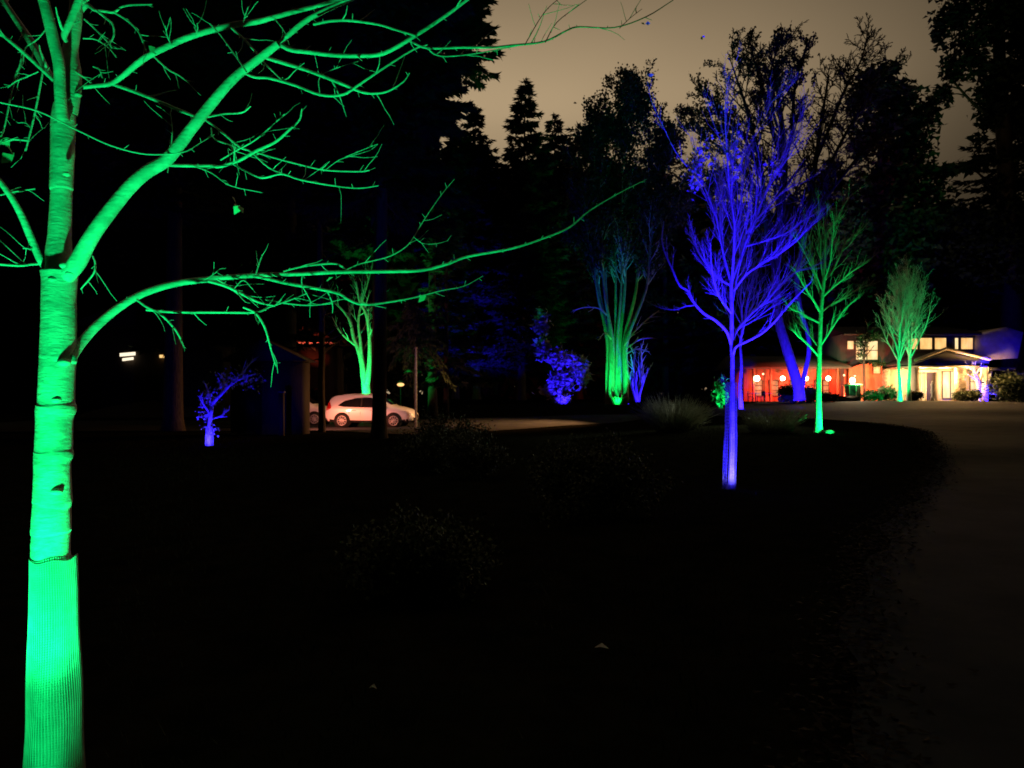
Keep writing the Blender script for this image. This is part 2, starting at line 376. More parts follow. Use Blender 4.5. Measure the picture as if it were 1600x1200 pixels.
def resample(pts, n):
    p = np.array(pts, float); p, _ = smooth(np.c_[p, np.zeros(len(p))], np.ones(len(p)), 8)
    s = np.r_[0, np.cumsum(np.linalg.norm(np.diff(p, axis=0), axis=1))]; t = np.linspace(0, s[-1], n)
    return np.c_[np.interp(t, s, p[:, 0]), np.interp(t, s, p[:, 1])]
def ribbon(inner, outer, n, m, lift):
    A = resample(inner, n); B = resample(outer, n); u = np.linspace(0, 1, m)[None, :, None]
    G = A[:, None]*(1-u)+B[:, None]*u; z = ter(G[..., 0], G[..., 1])+lift
    i_, j_ = np.meshgrid(range(n-1), range(m-1), indexing='ij'); a = (i_*m+j_).reshape(-1)
    return MB().add(np.concatenate([G, z[..., None]], -1).reshape(-1, 3), np.stack([a, a+1, a+m+1, a+m], -1))
inner = [(1.0,-8),(1.25,1),(1.5,3.2),(3.9,7.8),(8,14),(11.9,21),(14.2,27),(13.6,36),(9.5,42),(5.5,41),(2,36),(-1.5,31),(-4.6,29.2),(-9,33.6),(-16,33.4)]
outer = [(12,-8),(14,0),(17,8),(24,17),(34,27),(42,42),(43,56),(31,61),(21,60.5),(16,51),(9,46.5),(4,46),(-16,44.5)]
inner_w = [tuple(q+np.array([.09*math.sin(i*1.9)+.06*math.sin(i*.77), .05*math.sin(i*1.3)])) for i, q in enumerate(resample(inner, 150))]
build('driveway', ribbon(inner_w, outer, 200, 50, .035), M['asphalt'], kind='structure')
edge_in = [(p[0]-.14*1, p[1]+.0) for p in inner]
# parking bay the cars stand on
build('parking_area', ribbon([(-12,34.2),(-20,33),(-30,33)], [(-12,46),(-20,46),(-30,46)], 20, 16, .03), M['asphalt'], kind='structure')

# ================= tree 1 : near, green =================
D = 3.0
t1 = empty('street_tree', tuple(P(85, 615+F*1.6/D, D)), 'nearest bare tree at the left edge glowing green, trunk foot wrapped in a mesh guard', 'tree')
bk = M['bark_smooth']
ys_ = [1235,1120,1000,900,860,835,828,790,782,745,720,708,700,660,645,636,625,570,560,545,500,470,440,425]
cx_ = [82,83,82,81,79,80,80,81,82,82,82,84,84,85,86,88,88,90,91,91,92,92,93,93]
w_ = [70,67,64,62,59,58,61,57,60,56,56,60,57,56,59,62,56,55,57,55,54,53,54,58]
WS = .91
m = MB().tubes([tr(D, list(zip(cx_, ys_, w_)))], 28, 5, .006)
leader = [(94,425,46),(92,400,42),(93,370,36),(95,330,34),(96,300,33),(96,293,36),(97,262,36),(98,235,37),(99,190,38),(101,165,34)]
m.tubes([tr(D+.015, leader)], 22, 5, .006)
m.tubes([tr(D+.02, [(106,178,30),(112,140,30),(113,112,28),(110,80,25),(117,35,22),(120,-15,20)])], 16, 5, .006)
# knots and collar scars
for x, y, ww in ((88,625,16),(100,566,20),(60,640,8),(56,722,8),(88,768,18),(72,680,9),(52,832,7),(112,640,6),(122,148,11),(104,415,20),(84,437,18),(104,272,12),(110,428,16)):
    c = P(x, y, D-.047 if 60 < x < 112 else D); r_ = ww/2*D/F; m.sphere(c, r_, 12, 8, .6)
build('trunk', m, bk, t1)
BR = []; WS = .86
def B1(D0, pts, dD=0, sp=1, step=.10):
    q = tr(D0, pts, dD); BR.append(q); return q
WS = .80
limbD = [(104,432,30),(122,408,33),(138,378,29),(160,345,28),(200,295,26),(230,268,25),(262,248,24),(300,200,21),(340,150,19),(370,118,17),(400,95,16),(435,68,14)]
limb_sets = []
def limbset(main, subs, name='branch', spur=.07, twl=.10, seed=0):
    random.seed(seed+50); o = MB(); o.tubes([main], 16, 5, .008); o.tubes(subs, 8, 4, .01)
    tw = []
    for q in [main]+subs: spurs(tw, q, spur, .028, .0013)
    for q in subs:
        for s in sprout(tw, q, 3, lambda t: twl*random.uniform(.6, 1.5), (30, 60), .15, .02, .6, 5, .12): pass
    o.tubes(tw, 5, 1)
    return build(name, o, M['bark_smooth'] if name == 'branch' else M['bark_twig'], t1)
mD = tr(D-.02, limbD, -.35)
WS = .86
subD = [tr(2.66, [(435,70,9),(470,38,10),(500,20,9),(550,-2,8),(600,-20,7)], -.1),
 tr(2.66, [(438,70,8),(455,78,8),(480,81,8),(520,86,8),(560,87,8),(600,83,8),(650,55,7),(700,22,6),(740,-8,5)], -.2),
 tr(2.70, [(410,88,6),(425,93,7),(455,102,7),(480,110,6),(530,129,6),(560,142,5),(580,146,4.5),(605,143,3.5),(630,128,2.5),(640,114,1.6)], -.1),
 tr(2.72, [(383,115,4),(400,121,5),(420,122,5),(460,133,5),(500,148,5),(535,148,5),(560,133,4.5),(600,106,4),(645,78,3),(668,70,2)], -.12),
 tr(2.60, [(490,38,5),(515,33,5),(545,32,5),(590,38,4.5),(620,47,4),(650,56,4)], -.1),
 tr(2.55, [(640,64,4),(668,75,4.5),(720,74,4.5),(770,74,4.5),(800,71,4.5),(850,65,3.6),(885,48,3.2),(905,42,3),(960,43,2.4),(1010,26,2.2),(1052,0,1.6)], .2),
 tr(2.56, [(668,75,2.5),(680,85,2.5),(700,88,2.6),(740,84,2.2),(780,77,2),(850,64,1.2)], .1),
 tr(2.56, [(852,66,2),(870,35,1.6),(905,8,1.4),(930,-10,1.0)], .1),
 tr(2.56, [(820,70,1.8),(850,20,1.5),(880,-8,1.2)], .1),
 tr(2.60, [(968,44,1.4),(985,28,1.2),(1003,14,1.0)], .05),
 tr(2.58, [(385,112,3),(370,90,2.6),(350,62,2.4),(330,38,1.8)], .1),
 tr(2.85, [(262,258,6),(300,259,6),(330,259,6),(345,260,6),(375,250,6),(400,236,6),(430,222,5),(452,203,4.5),(468,187,3.5),(472,170,2.5)], -.2),
 tr(2.78, [(360,254,3),(385,268,3),(410,278,3.5),(440,272,3),(470,281,3),(520,290,2.6),(560,294,2.2),(592,290,1.6)], -.2),
 tr(2.76, [(400,238,3),(430,247,3),(480,260,2.8),(510,266,2.6),(560,268,2.4),(578,266,2)], -.2),
 tr(2.74, [(505,268,1.5),(530,250,1.3),(560,237,1.2),(590,225,1.0)], -.05),
 tr(2.80, [(300,258,3),(330,270,2.2),(360,290,1.6),(410,301,1.3)], -.1),
 tr(2.90, [(318,185,4),(345,205,4),(375,230,4),(392,237,3),(420,262,2.6),(450,274,2)], -.1),
 tr(2.84, [(325,183,3),(350,178,3.2),(378,176,3),(392,166,2)], -.05),
 tr(2.85, [(330,200,2.4),(335,217,2.4),(360,228,2.2),(363,240,1.6)], -.05),
 tr(2.90, [(345,250,2.6),(370,235,2.4),(400,218,2.4),(432,190,2.2),(445,178,1.6)], -.15),
 tr(2.72, [(500,148,2),(500,120,1.6),(530,105,1.4),(560,96,1.2)], -.05)]
limbset(mD, subD, seed=1)
mE = tr(D+.03, [(122,137,7),(150,134,7),(172,131,8),(190,120,9),(215,99,11),(240,83,11),(300,56,11),(360,40,11),(400,34,10),(420,29,9),(460,18,8),(500,8,7),(560,-10,6)], -.25)
subE = [tr(3.0, [(172,131,4),(195,138,6),(230,151,6),(270,168,6),(300,180,5),(318,188,4)], -.1),
 tr(2.8, [(362,44,4),(380,60,4),(400,82,4),(415,100,3),(440,125,2.4)], -.1),
 tr(2.95, [(240,88,3),(262,108,3),(280,118,2.6),(295,130,1.8)], -.05),
 tr(2.9, [(268,70,2.5),(262,58,2.2),(258,40,1.6)], -.05), tr(2.85, [(305,55,2),(309,45,2),(308,36,1.4)], -.02),
 tr(2.8, [(430,30,2.4),(445,50,2),(452,70,1.5)], -.04), tr(2.8, [(380,38,2),(383,25,2),(388,10,1.4)], -.02)]
limbset(mE, subE, seed=2)
WS = .93
mG = tr(D-.01, [(112,560,15),(118,548,17),(130,532,16),(150,510,15),(185,481,13.5),(225,458,12),(275,443,11),(330,436,10),(400,430,8),(470,428,6.5),(530,425,6.5),(610,424,6),(660,422,5.5),(700,412,5),(730,401,4.5),(800,388,4),(850,372,3.4),(890,355,3),(920,330,2.4),(965,303,1.8),(1010,280,1.2)], .7)
subG = [tr(3.03, [(213,468,4),(230,480,4),(250,490,4),(270,510,3.5),(280,525,3),(288,543,2.2)], .05),
 tr(3.05, [(228,484,4),(260,487,4),(300,488,4),(350,488,4),(400,488,3.5),(420,480,3),(450,470,2.5),(480,458,2)], .25),
 tr(3.12, [(325,439,5),(350,446,5),(370,455,5),(395,468,5),(410,474,3),(430,478,2)], .1),
 tr(3.18, [(380,480,3),(400,490,4),(414,512,4),(422,540,3),(428,562,2.4),(432,573,1.6)], .05),
 tr(3.2, [(396,431,5),(420,436,5.5),(450,443,5.5),(500,452,5),(530,459,5),(548,470,4.5),(572,476,4),(620,470,3),(655,463,2.4),(690,454,1.8),(725,447,1.4),(755,431,1)], .5),
 tr(3.25, [(443,424,3),(465,418,3),(490,414,3.2),(525,412,3.2),(540,421,3)], .1),
 tr(3.4, [(540,422,2.4),(560,413,2.2),(580,408,2.2),(610,400,2),(635,385,2),(648,368,1.8),(665,340,1.6),(690,304,1.4),(710,280,1)], .2),
 tr(3.4, [(646,370,1.2),(660,380,1.2),(680,381,1),(700,376,.8)], .1),
 tr(3.25, [(415,468,2),(440,473,2.4),(480,477,2.2),(520,474,1.8)], .1),
 tr(3.25, [(472,430,1.8),(472,445,1.8),(480,460,1.8),(487,474,1.4)], .02),
 tr(3.2, [(340,437,3),(360,449,3),(375,463,2)], .02),
 tr(3.15, [(318,438,2),(332,430,2),(343,420,2)], .02), tr(3.2, [(400,430,2),(404,415,2.4),(410,398,2)], .02),
 tr(3.2, [(365,452,2),(380,438,1.6),(395,452,1.4)], .02)]
limbset(mG, subG, seed=3)
mF = tr(D+.03, [(84,438,10),(72,420,10),(62,404,12),(46,366,12),(34,338,11),(20,312,10),(0,284,9),(-30,250,8),(-60,228,7)], -.2)
subF = [tr(3.0, [(64,412,4),(50,413,4),(30,415,4),(0,413,4),(-50,410,3)], -.1), tr(2.95, [(50,390,2.6),(42,388,2.6),(36,388,2)], 0),
 tr(2.9, [(-20,262,4),(0,222,3),(20,218,3),(46,220,3)], .05), tr(2.95, [(0,305,3),(20,300,2.6),(55,295,2)], .02)]
limbset(mF, subF, seed=4)
mA = tr(D-.03, [(100,190,20),(96,175,19),(94,140,18),(92,100,18),(84,65,18),(76,30,18),(68,0,17),(58,-40,16)], -.1)
subA = [tr(2.95, [(84,126,6),(65,108,6),(40,85,6),(20,68,5.5),(0,52,5),(-20,38,4)], -.1),
 tr(3.1, [(86,125,9),(75,112,11),(60,85,13),(45,60,13),(28,35,11),(10,8,10),(-5,-15,9)], .1),
 tr(2.95, [(104,66,8),(100,56,10),(108,38,12),(118,15,13),(128,-12,13)], -.05),
 tr(3.0, [(67,112,3),(62,140,3.2),(55,175,3.2),(48,205,3),(40,236,2.4)], .0),
 tr(3.05, [(35,80,3),(32,100,3.2),(22,125,3),(15,160,2.8),(8,195,2.4),(2,215,1.8)], .0),
 tr(3.0, [(60,112,2),(42,120,2),(25,127,2),(12,137,1.6)], .0),
 tr(3.05, [(85,28,2.4),(60,60,2.2),(40,75,2),(36,100,1.6)], .02),
 tr(3.0, [(48,200,1.8),(40,192,1.8),(28,192,1.4)], .0)]
limbset(mA, subA, seed=5)
mH = tr(D+.04, [(124,20,9),(136,8,8),(148,16,5),(160,17,4.5),(178,19,4),(190,11,3.5),(205,8,3),(238,7,2)], -.1)
subH = [tr(3.0, [(150,16,4),(165,28,3.6),(176,38,3.4),(178,55,3),(172,68,2.6),(175,76,2)], 0),
 tr(2.96, [(178,19,3),(200,33,3),(215,48,3),(222,62,3),(228,80,2.4)], 0),
 tr(3.0, [(132,30,3),(145,42,2.6),(165,62,2.4),(176,75,2)], 0), tr(3.02, [(130,60,2.4),(150,62,2.2),(170,75,2),(182,90,1.6)], 0),
 tr(3.0, [(118,112,3),(130,120,3),(138,126,2)], 0), tr(2.98, [(145,104,2),(155,108,2.4),(160,122,2)], 0)]
limbset(mH, subH, seed=6)
limbset(tr(2.55, [(-60,146,2.2),(0,160,2.4),(60,174,2.4),(120,203,2.4),(175,228,2.4),(230,241,2.2),(285,238,2),(310,225,1.8),(335,210,1.4)], .3),
        [tr(2.9, [(262,270,1.5),(268,225,2),(269,200,2),(266,175,1.6)], 0), tr(3.0, [(145,400,3),(149,412,3),(146,428,3),(126,452,2.4)], 0)], 'twig', seed=7)
m = leaves_at([P(668,462,3.45), P(18,235,2.95), P(370,318,3.0), P(234,70,2.9), P(522,433,3.3), P(24,242,2.95), P(376,322,3.0)], .055, 5, 2, .006)
build('foliage', m, M['leaf_lit'], t1, smoothed=False)
# mesh guard: a real net of strands
def net_guard(pts, ring_step, nv, rs, name='trunk_guard', parent=None, flap=0, mat='guard'):
    """pts: list (x,y,z,radius) top..bottom"""
    mb = MB(); A = np.array(pts, float); L = np.r_[0, np.cumsum(np.abs(np.diff(A[:, 2])))]; n = int(L[-1]/ring_step)
    s = np.linspace(0, L[-1], n); Q = np.stack([np.interp(s, L, A[:, k]) for k in range(4)], 1)
    an = np.linspace(0, 2*np.pi, nv+1)
    wav = 1+.03*np.sin(3*an)[None]+.015*np.sin(5*an+1)[None]
    G = np.stack([Q[:, 0:1]+Q[:, 3:4]*wav*np.cos(an), Q[:, 1:2]+Q[:, 3:4]*wav*np.sin(an), np.repeat(Q[:, 2:3], nv+1, 1)], -1)
    if flap: G[:, :3, 0] += flap*np.array([1, .6, .25]); G[:, -2:, 1] += flap*.3
    zz = np.linspace(0, 1, n)[:, None]; G[:, :, 2] += .004*np.sin(an*4)[None]+(.004*np.sin(an*2+1)+.003*np.sin(an*5))[None]*np.clip(1-zz*9, 0, 1)
    G[:, :, 0] += Q[:, 3:4]*.03*np.sin(zz*13+an[None]*2)*np.cos(an)[None]; G[:, :, 1] += Q[:, 3:4]*.03*np.sin(zz*9+an[None]*3)*np.sin(an)[None]
    mb.tubes([(G[i], np.full(nv+1, rs*.8)) for i in range(n)], 4); mb.tubes([(G[:, j], np.full(n, rs)) for j in range(nv)], 4)
    return build(name, mb, M[mat], parent)
gp = []
for y, x0, x1 in ((872,47,119),(900,47,120),(960,45,123),(1040,43,126),(1120,40,129),(1200,37,131),(1228,36,132)):
    c = P((x0+x1)/2, y, D); gp.append((c[0], c[1], c[2], .87*(x1-x0)/2*D/F))
net_guard(gp, .0098, 62, .0022, parent=t1)
RMIN = .0017; WS = .64
# ================= tree 2 : main blue tree =================
D = 12.3; bx = P(1140, 765, D); b = np.array([bx[0], D, terz(bx[0], D)])
t2 = empty('street_tree', tuple(b), 'bare young tree lit vivid blue in the dark bed, trunk wrapped in a net', 'tree', 'young street trees lit by ground spotlights')
build('trunk', MB().tubes([tr(D, [(1141,770,26),(1142,755,17),(1143,735,15),(1144,690,14.5),(1144,640,14),(1144,590,11),(1144,560,10.5),(1143,530,10),(1143,480,9.5),(1142,440,8.5)])], 14, 4, .02), M['bark_smooth'], t2)
W = [tr(D, [(1142,442,6),(1132,405,5.5),(1127,380,5),(1122,350,4.5),(1110,315,4),(1098,285,3),(1090,250,2.2),(1082,215,1.4)], .5),
 tr(D, [(1143,445,7),(1146,400,6),(1147,350,5.5),(1140,300,5),(1137,255,4),(1134,210,3),(1133,165,2.2),(1138,120,1.4)], -.4),
 tr(D, [(1143,440,7),(1152,415,6),(1163,385,5.5),(1177,350,5),(1190,315,4.5),(1200,290,4),(1213,262,3.4),(1225,238,2.6),(1236,205,1.6)], .6),
 tr(D, [(1143,540,7),(1135,518,6.5),(1118,501,6.5),(1100,490,6),(1085,474,5.5),(1075,455,5),(1062,446,5),(1050,420,4.5),(1038,392,4),(1034,372,3),(1037,345,2)], -.9),
 tr(D-.4, [(1084,477,3.4),(1070,479,3.4),(1055,484,3),(1035,482,2.2),(1015,474,1.5)], -.3),
 tr(D, [(1145,556,6.5),(1150,542,6),(1168,533,5.5),(1190,521,5),(1210,503,4.5),(1230,479,4),(1250,458,3),(1268,440,2)], -.8),
 tr(D, [(1145,532,7),(1150,518,6.5),(1165,500,6),(1180,484,5.5),(1195,473,5.5),(1210,456,5),(1225,440,4.5),(1243,425,3.5),(1265,418,2.4),(1285,410,1.5)], .7),
 tr(D, [(1142,446,5.5),(1125,436,5.5),(1105,414,5),(1092,395,4.5),(1083,375,3.6),(1078,362,3)], .3),
 tr(D, [(1146,455,5.5),(1165,430,5),(1190,412,4.5),(1215,398,4),(1240,380,3.5),(1258,362,3),(1280,335,1.6)], -.5),
 tr(D, [(1145,470,5),(1150,440,4.6),(1158,400,4.2),(1163,370,4),(1180,345,3.8),(1200,325,3.4),(1222,300,2.8),(1250,284,1.5)], 1.0),
 tr(D, [(1143,490,5),(1128,470,4),(1118,450,3.6),(1112,420,3),(1110,380,2)], -1.0),
 tr(D, [(1146,400,4),(1155,350,3.6),(1160,300,3.2),(1163,262,2.6),(1166,220,1.6)], .9),
 tr(D, [(1130,405,4),(1128,360,3.6),(1131,320,3.2),(1125,285,2.6),(1122,250,1.8)], .9),
 tr(D, [(1098,290,2.6),(1075,262,2.2),(1055,236,2.2),(1035,195,2),(1018,158,1.4),(1012,128,1)], -.2),
 tr(D, [(1165,385,3.6),(1190,378,3.2),(1225,366,2.8),(1255,345,2.2),(1284,328,1.4)], .4),
 tr(D, [(1196,300,2.6),(1220,262,2.2),(1243,225,2),(1262,150,1.2)], .3), tr(D+.4, [(1190,225,1),(1210,158,2.4),(1240,130,1.2)], .1)]
W[-1] = tr(D+.5, [(1166,235,1.2),(1190,195,1.6),(1205,160,2),(1225,142,1.8),(1242,128,1)], .1)
random.seed(21); tw = []
for qi, q in enumerate(W):
    ss = sprout(tw, q, 6 if qi in (3, 4, 5, 13) else 19, .26 if qi in (3, 4, 5, 13) else .44, (14, 34), .12, .14, .40, 7, .07)
    spurs(tw, q, .05, .045, .0028)
    for s in ss:
        sprout(tw, s, 7, .5, (18, 40), .15, .12, .55, 5, .08); spurs(tw, s, .07, .03, .002)
mb = MB(); mb.tubes(W, 9, 4, .02); mb.tubes(tw, 4, 0); build('branches', mb, M['bark_twig'], t2)
rl = []
for (x, y, s_, n) in ((1095,255,13,60),(1085,280,10,34),(1108,238,9,22),(1145,235,9,34),(1135,168,7,20),(1150,262,9,20),(1215,262,9,26),(1083,290,8,20),(1110,162,2,3),(1009,40,2,3),(1097,56,1,2),(1014,119,2,3),(1120,215,12,16),(1160,205,6,8)):
    for k in range(n): rl.append(P(random.gauss(x, s_*.8), random.gauss(y, s_), D+random.gauss(0, .15)))
build('foliage', leaves_at(rl, .085, 3), M['leaf_lit'], t2, smoothed=False)
c0 = P(1141, 770, D)
net_guard([(P(1143,598,D)[0], D, P(0,598,D)[2], .085),(P(1142,680,D)[0], D, P(0,680,D)[2], .10),(P(1139,766,D)[0], D, b[2]+.01, .11)], .05, 16, .0035, parent=t2, mat='guard_dark')

RMIN = .008; WS = 1
# ================= tree 3 : second blue tree, farther =================
def place(px, D): x = (px-800)/F*D; return np.array([x, D, terz(x, D)])
b = place(1158, 46); tk, cr_ = vase_tree(b, 11.5, .13, .38, 17, .85, (8, 4), 31, tiltk=.75)
add_tree('street_tree', 'bare blue-lit tree with thin pale stem just right of the netted blue tree', 'tree', b, tk, cr_, M['bark_smooth'], M['bark_twig'], group='young street trees lit by ground spotlights')
RMIN = .0035; WS = .68
# ================= green vase trees =================
b = place(1278, 24); b[2] = P(0, 676, 24)[2]
tg = empty('street_tree', tuple(b), 'slim bare tree lit bright green standing before the red walled wing', 'tree', 'young street trees lit by ground spotlights')
D = 24
build('trunk', MB().tubes([tr(D, [(1279,678,26),(1279,668,17),(1279,640,14),(1279,600,12),(1280,560,10.5),(1281,530,9.5),(1282,500,9.5),(1284,470,9),(1287,440,8),(1290,400,6),(1291,360,4),(1293,320,2)])], 12, 4, .015), M['bark_smooth'], tg)
W = [tr(D, [(1280,558,5),(1262,538,4.5),(1248,526,4.2),(1238,515,4),(1228,505,3.4),(1222,490,3),(1205,472,2)], -.8),
 tr(D, [(1281,545,4),(1268,528,3.6),(1258,515,3.2),(1243,500,2.6),(1232,482,1.6)], .6),
 tr(D, [(1282,505,5),(1265,497,4.5),(1250,488,4),(1236,482,3.4),(1222,466,2)], -.3),
 tr(D, [(1283,490,6),(1270,468,5),(1258,450,4.4),(1247,430,3.6),(1238,418,3),(1224,412,2)], -.9),
 tr(D, [(1281,542,5),(1292,525,4.6),(1305,505,4.2),(1318,485,3.8),(1332,472,3),(1343,462,2)], -.5),
 tr(D, [(1284,465,5.5),(1300,450,5),(1315,438,4.4),(1330,425,3.8),(1350,412,3),(1368,398,1.6)], -.7),
 tr(D, [(1286,440,5),(1300,425,4.5),(1312,400,4),(1322,378,3.4),(1338,365,2.4),(1350,350,1.6)], .5),
 tr(D, [(1288,430,5),(1291,395,5),(1292,365,4.2),(1303,350,3.4),(1318,322,2.6),(1332,302,1.6)], .3),
 tr(D, [(1284,470,4.6),(1277,445,4.2),(1270,420,3.8),(1268,392,3.4),(1262,365,2.6),(1256,345,1.8)], .7),
 tr(D, [(1287,440,4),(1297,410,3.8),(1300,380,3.2),(1303,355,2.4),(1300,330,1.6)], -.9),
 tr(D, [(1283,488,4),(1300,475,3.8),(1318,466,3.2),(1340,452,2.4),(1356,446,1.4)], .9),
 tr(D, [(1285,455,4),(1275,430,3.6),(1262,405,3),(1252,385,2.4),(1240,368,1.6)], -.2),
 tr(D, [(1287,440,4),(1282,405,3.6),(1282,375,3),(1278,345,2.4),(1280,318,1.4)], .2)]
random.seed(33); tw = []
for q in W:
    ss = sprout(tw, q, 15, .42, (15, 34), .12, .16, .42, 6, .07)
    for s in ss: sprout(tw, s, 4, .5, (20, 45), .2, .12, .6, 4, .1)
build('branches', MB().tubes(W, 8, 4, .01).tubes(tw, 4, 0), M['bark_twig'], tg)
RMIN = .009; WS = 1
rk = MB().sphere(place(1296, 23.6)+np.array([0, 0, .02]), .17, 14, 8, .5)
build('rock', rk, M['rock'], None, label='low rounded stone lit green beside the slim green tree', category='rock')
for px, D_, H, sd, lab in ((1406, 57, 10.2, 41, 'left one of the pair of bare green-lit trees before the house porch'), (1420, 58, 11.0, 42, 'right one of the pair of bare green-lit trees before the house porch')):
    b = place(px, D_); tk, cr_ = vase_tree(b, H, .17, .30, 26, .76, (10, 4), sd, tiltk=.70)
    add_tree('street_tree', lab, 'tree', b, tk, cr_, M['bark_smooth'], M['bark_twig'], group='young street trees lit by ground spotlights')

# ================= small blue tree at left =================
b = place(327, 23.5); D = 23.5
ts = empty('young_tree', tuple(b), 'small leaning tree lit blue far left, a pale sleeve round its foot', 'tree')
build('trunk', MB().tubes([tr(D, [(327,699,7),(327,670,6),(329,650,6),(332,632,5.5),(340,622,5),(352,610,4),(362,600,3.4),(380,590,2.6),(400,584,1.8)])], 10, 4, .04), M['bark_smooth'], ts)
W = [tr(D, [(331,640,4),(325,615,3),(322,600,2.4)], .2), tr(D, [(330,648,4),(318,632,3),(312,618,2)], -.3), tr(D, [(345,616,3),(350,600,2.6),(346,585,1.8)], .3), tr(D, [(330,655,3),(345,650,2.4),(358,640,1.6)], .3), tr(D, [(364,598,3),(385,575,2),(398,560,1.4)], .5)]
random.seed(5); tw = []
for q in W: sprout(tw, q, 8, .5, (25, 55), .2, .1, .6, 4, .12)
build('branches', MB().tubes(W, 7, 3).tubes(tw, 4), M['bark_twig'], ts)
rl = []
for (x, y, s_, n) in ((328,622,9,120),(350,602,5,50),(362,595,6,60),(375,590,9,60),(322,650,6,60),(345,585,6,20),(328,670,7,50),(395,595,12,120)):
    for k in range(n): rl.append(P(random.gauss(x, s_), random.gauss(y, s_*.8), D+random.gauss(0, .2)))
build('foliage', leaves_at(rl, .10, 4), M['leaf_lit'], ts, smoothed=False)
net_guard([(b[0], b[1], b[2]+.62, .10), (b[0], b[1], b[2]+.02, .13)], .05, 18, .006, parent=ts)

RMIN = .008
# ================= forked green tree behind the car =================
b = place(574, 46); D = 46
tk = [tr(D, [(574,680,20),(573,640,16),(573,610,15),(570,585,14),(566,565,10),(560,545,8),(553,528,6.5),(548,505,5),(540,490,4),(522,472,3),(500,462,2)], .8),
      tr(D, [(574,600,10),(577,575,8),(578,550,7),(577,520,6),(572,490,5),(562,470,4),(556,440,3)], -1), tr(D, [(571,590,8),(566,560,6),(563,530,5),(560,500,4),(566,470,3.4),(575,440,2.6),(585,400,2)], .5)]
random.seed(8); cr_ = []
for q in tk:
    for s in sprout(cr_, q, 9, .35, (30, 60), .45, .1, .5, 6, .1): sprout(cr_, s, 6, .5, (25, 55), .2, .1, .6, 4, .1)
add_tree('forked_tree', 'forked tree lit green, rising behind the white car roof', 'tree', b, tk, cr_, M['bark_smooth'], M['bark_twig'], sides=(10, 4))

RMIN = .013
# ================= multi-stem clump, green foot =================
b = place(963, 60); D = 60; random.seed(12); tk = []; cr_ = []
for i, (x0, x1, x2, top) in enumerate(((949,946,905,300),(954,950,940,190),(962,962,962,145),(968,972,985,138),(975,984,1015,170),(952,945,918,240),(979,992,1045,230),(964,969,974,150),(957,952,928,210),(977,990,1050,310),(951,944,912,360))):
    w0 = random.uniform(6.5, 9.5)
    q = tr(D+random.uniform(-.6, .6), [(x0,632,w0),(x0,585,w0*.86),(x0*.9+x1*.1,530,w0*.74),((x1*2+x2)/3,450,w0*.5),((x1+x2)/2,360,w0*.36),(x2,(top+300)/2,w0*.22),(x2+random.uniform(-8, 8),top,w0*.08)], random.uniform(-1.2, 1.5)); tk.append(q)
    for s in sprout(cr_, q, 30, .22, (18, 45), .50, .10, .42, 7, .06):
        for s2 in sprout(cr_, s, 9, .42, (18, 45), .15, .10, .55, 5, .09): pass
for pts in ([(975,540,3),(990,520,2.6),(1010,500,2.2),(1030,485,1.5)], [(978,545,2.5),(1000,530,2.4),(1020,528,1.8)], [(980,552,2.5),(995,545,2),(1015,550,1.4)], [(948,492,3),(936,482,2.4),(915,480,1.8),(895,485,1.2)], [(955,530,2.4),(945,520,2),(935,532,1.2)]):
    q = tr(58.5, pts, -1); cr_.append(q); sprout(cr_, q, 6, .4, (20, 50), .2, .05, .6, 4, .1)
rl = []
rg = np.random.default_rng(3)
tips = np.array([q[0][k] for q in cr_ for k in (-1, -2) if q[0][-1][2] > 11]); 
pick = tips[rg.random(len(tips)) < .75]
lv = leaves_at(pick, .28, 6, 9, .26)
add_tree('multi_stem_tree', 'tall many-stemmed tree whose foot glows green, leafy top against the sky', 'tree', b, tk, cr_, M['bark_mid'], M['bark_twig'], lv, M['leaf_dark'], sides=(9, 4))
fe = []
random.seed(2)
for k in range(420):
    a = random.uniform(0, 6.28); r_ = random.uniform(.3, 1.4); p0 = b+np.array([r_*.5*math.cos(a), -1.2+r_*.5*math.sin(a), 0]); fe.append(limb(p0, (math.cos(a)*.8, math.sin(a)*.8, 1.0), random.uniform(.4, .95), .035, .008, 4, -.12, .1))
build('fern', MB().tubes(fe, 3), M['leaf_mid'], None, label='spreading fern lit bright green at the foot of the many-stemmed tree', category='plant')
# blue stems
b = place(996, 59); tk = [tr(59, [(995,628,6),(993,600,4.5),(990,575,4),(992,552,3)]), tr(59.3, [(997,628,7),(1000,600,5),(1002,570,4),(1001,545,3)]), tr(58.8, [(993,626,5),(986,600,4),(981,585,2)]), tr(59, [(998,620,4),(1006,595,3),(1014,575,2)])]
cr_ = []; random.seed(44)
for q in tk:
    for s in sprout(cr_, q, 7, .5, (20, 45), .3, .15, .6, 5, .08): sprout(cr_, s, 4, .5, (20, 45), .2, .1, .6, 4, .1)
add_tree('bushy_tree', 'short bushy tree of bare blue-lit stems right of the green-footed one', 'tree', b, tk, cr_, M['bark_mid'], M['bark_twig'], sides=(8, 4))
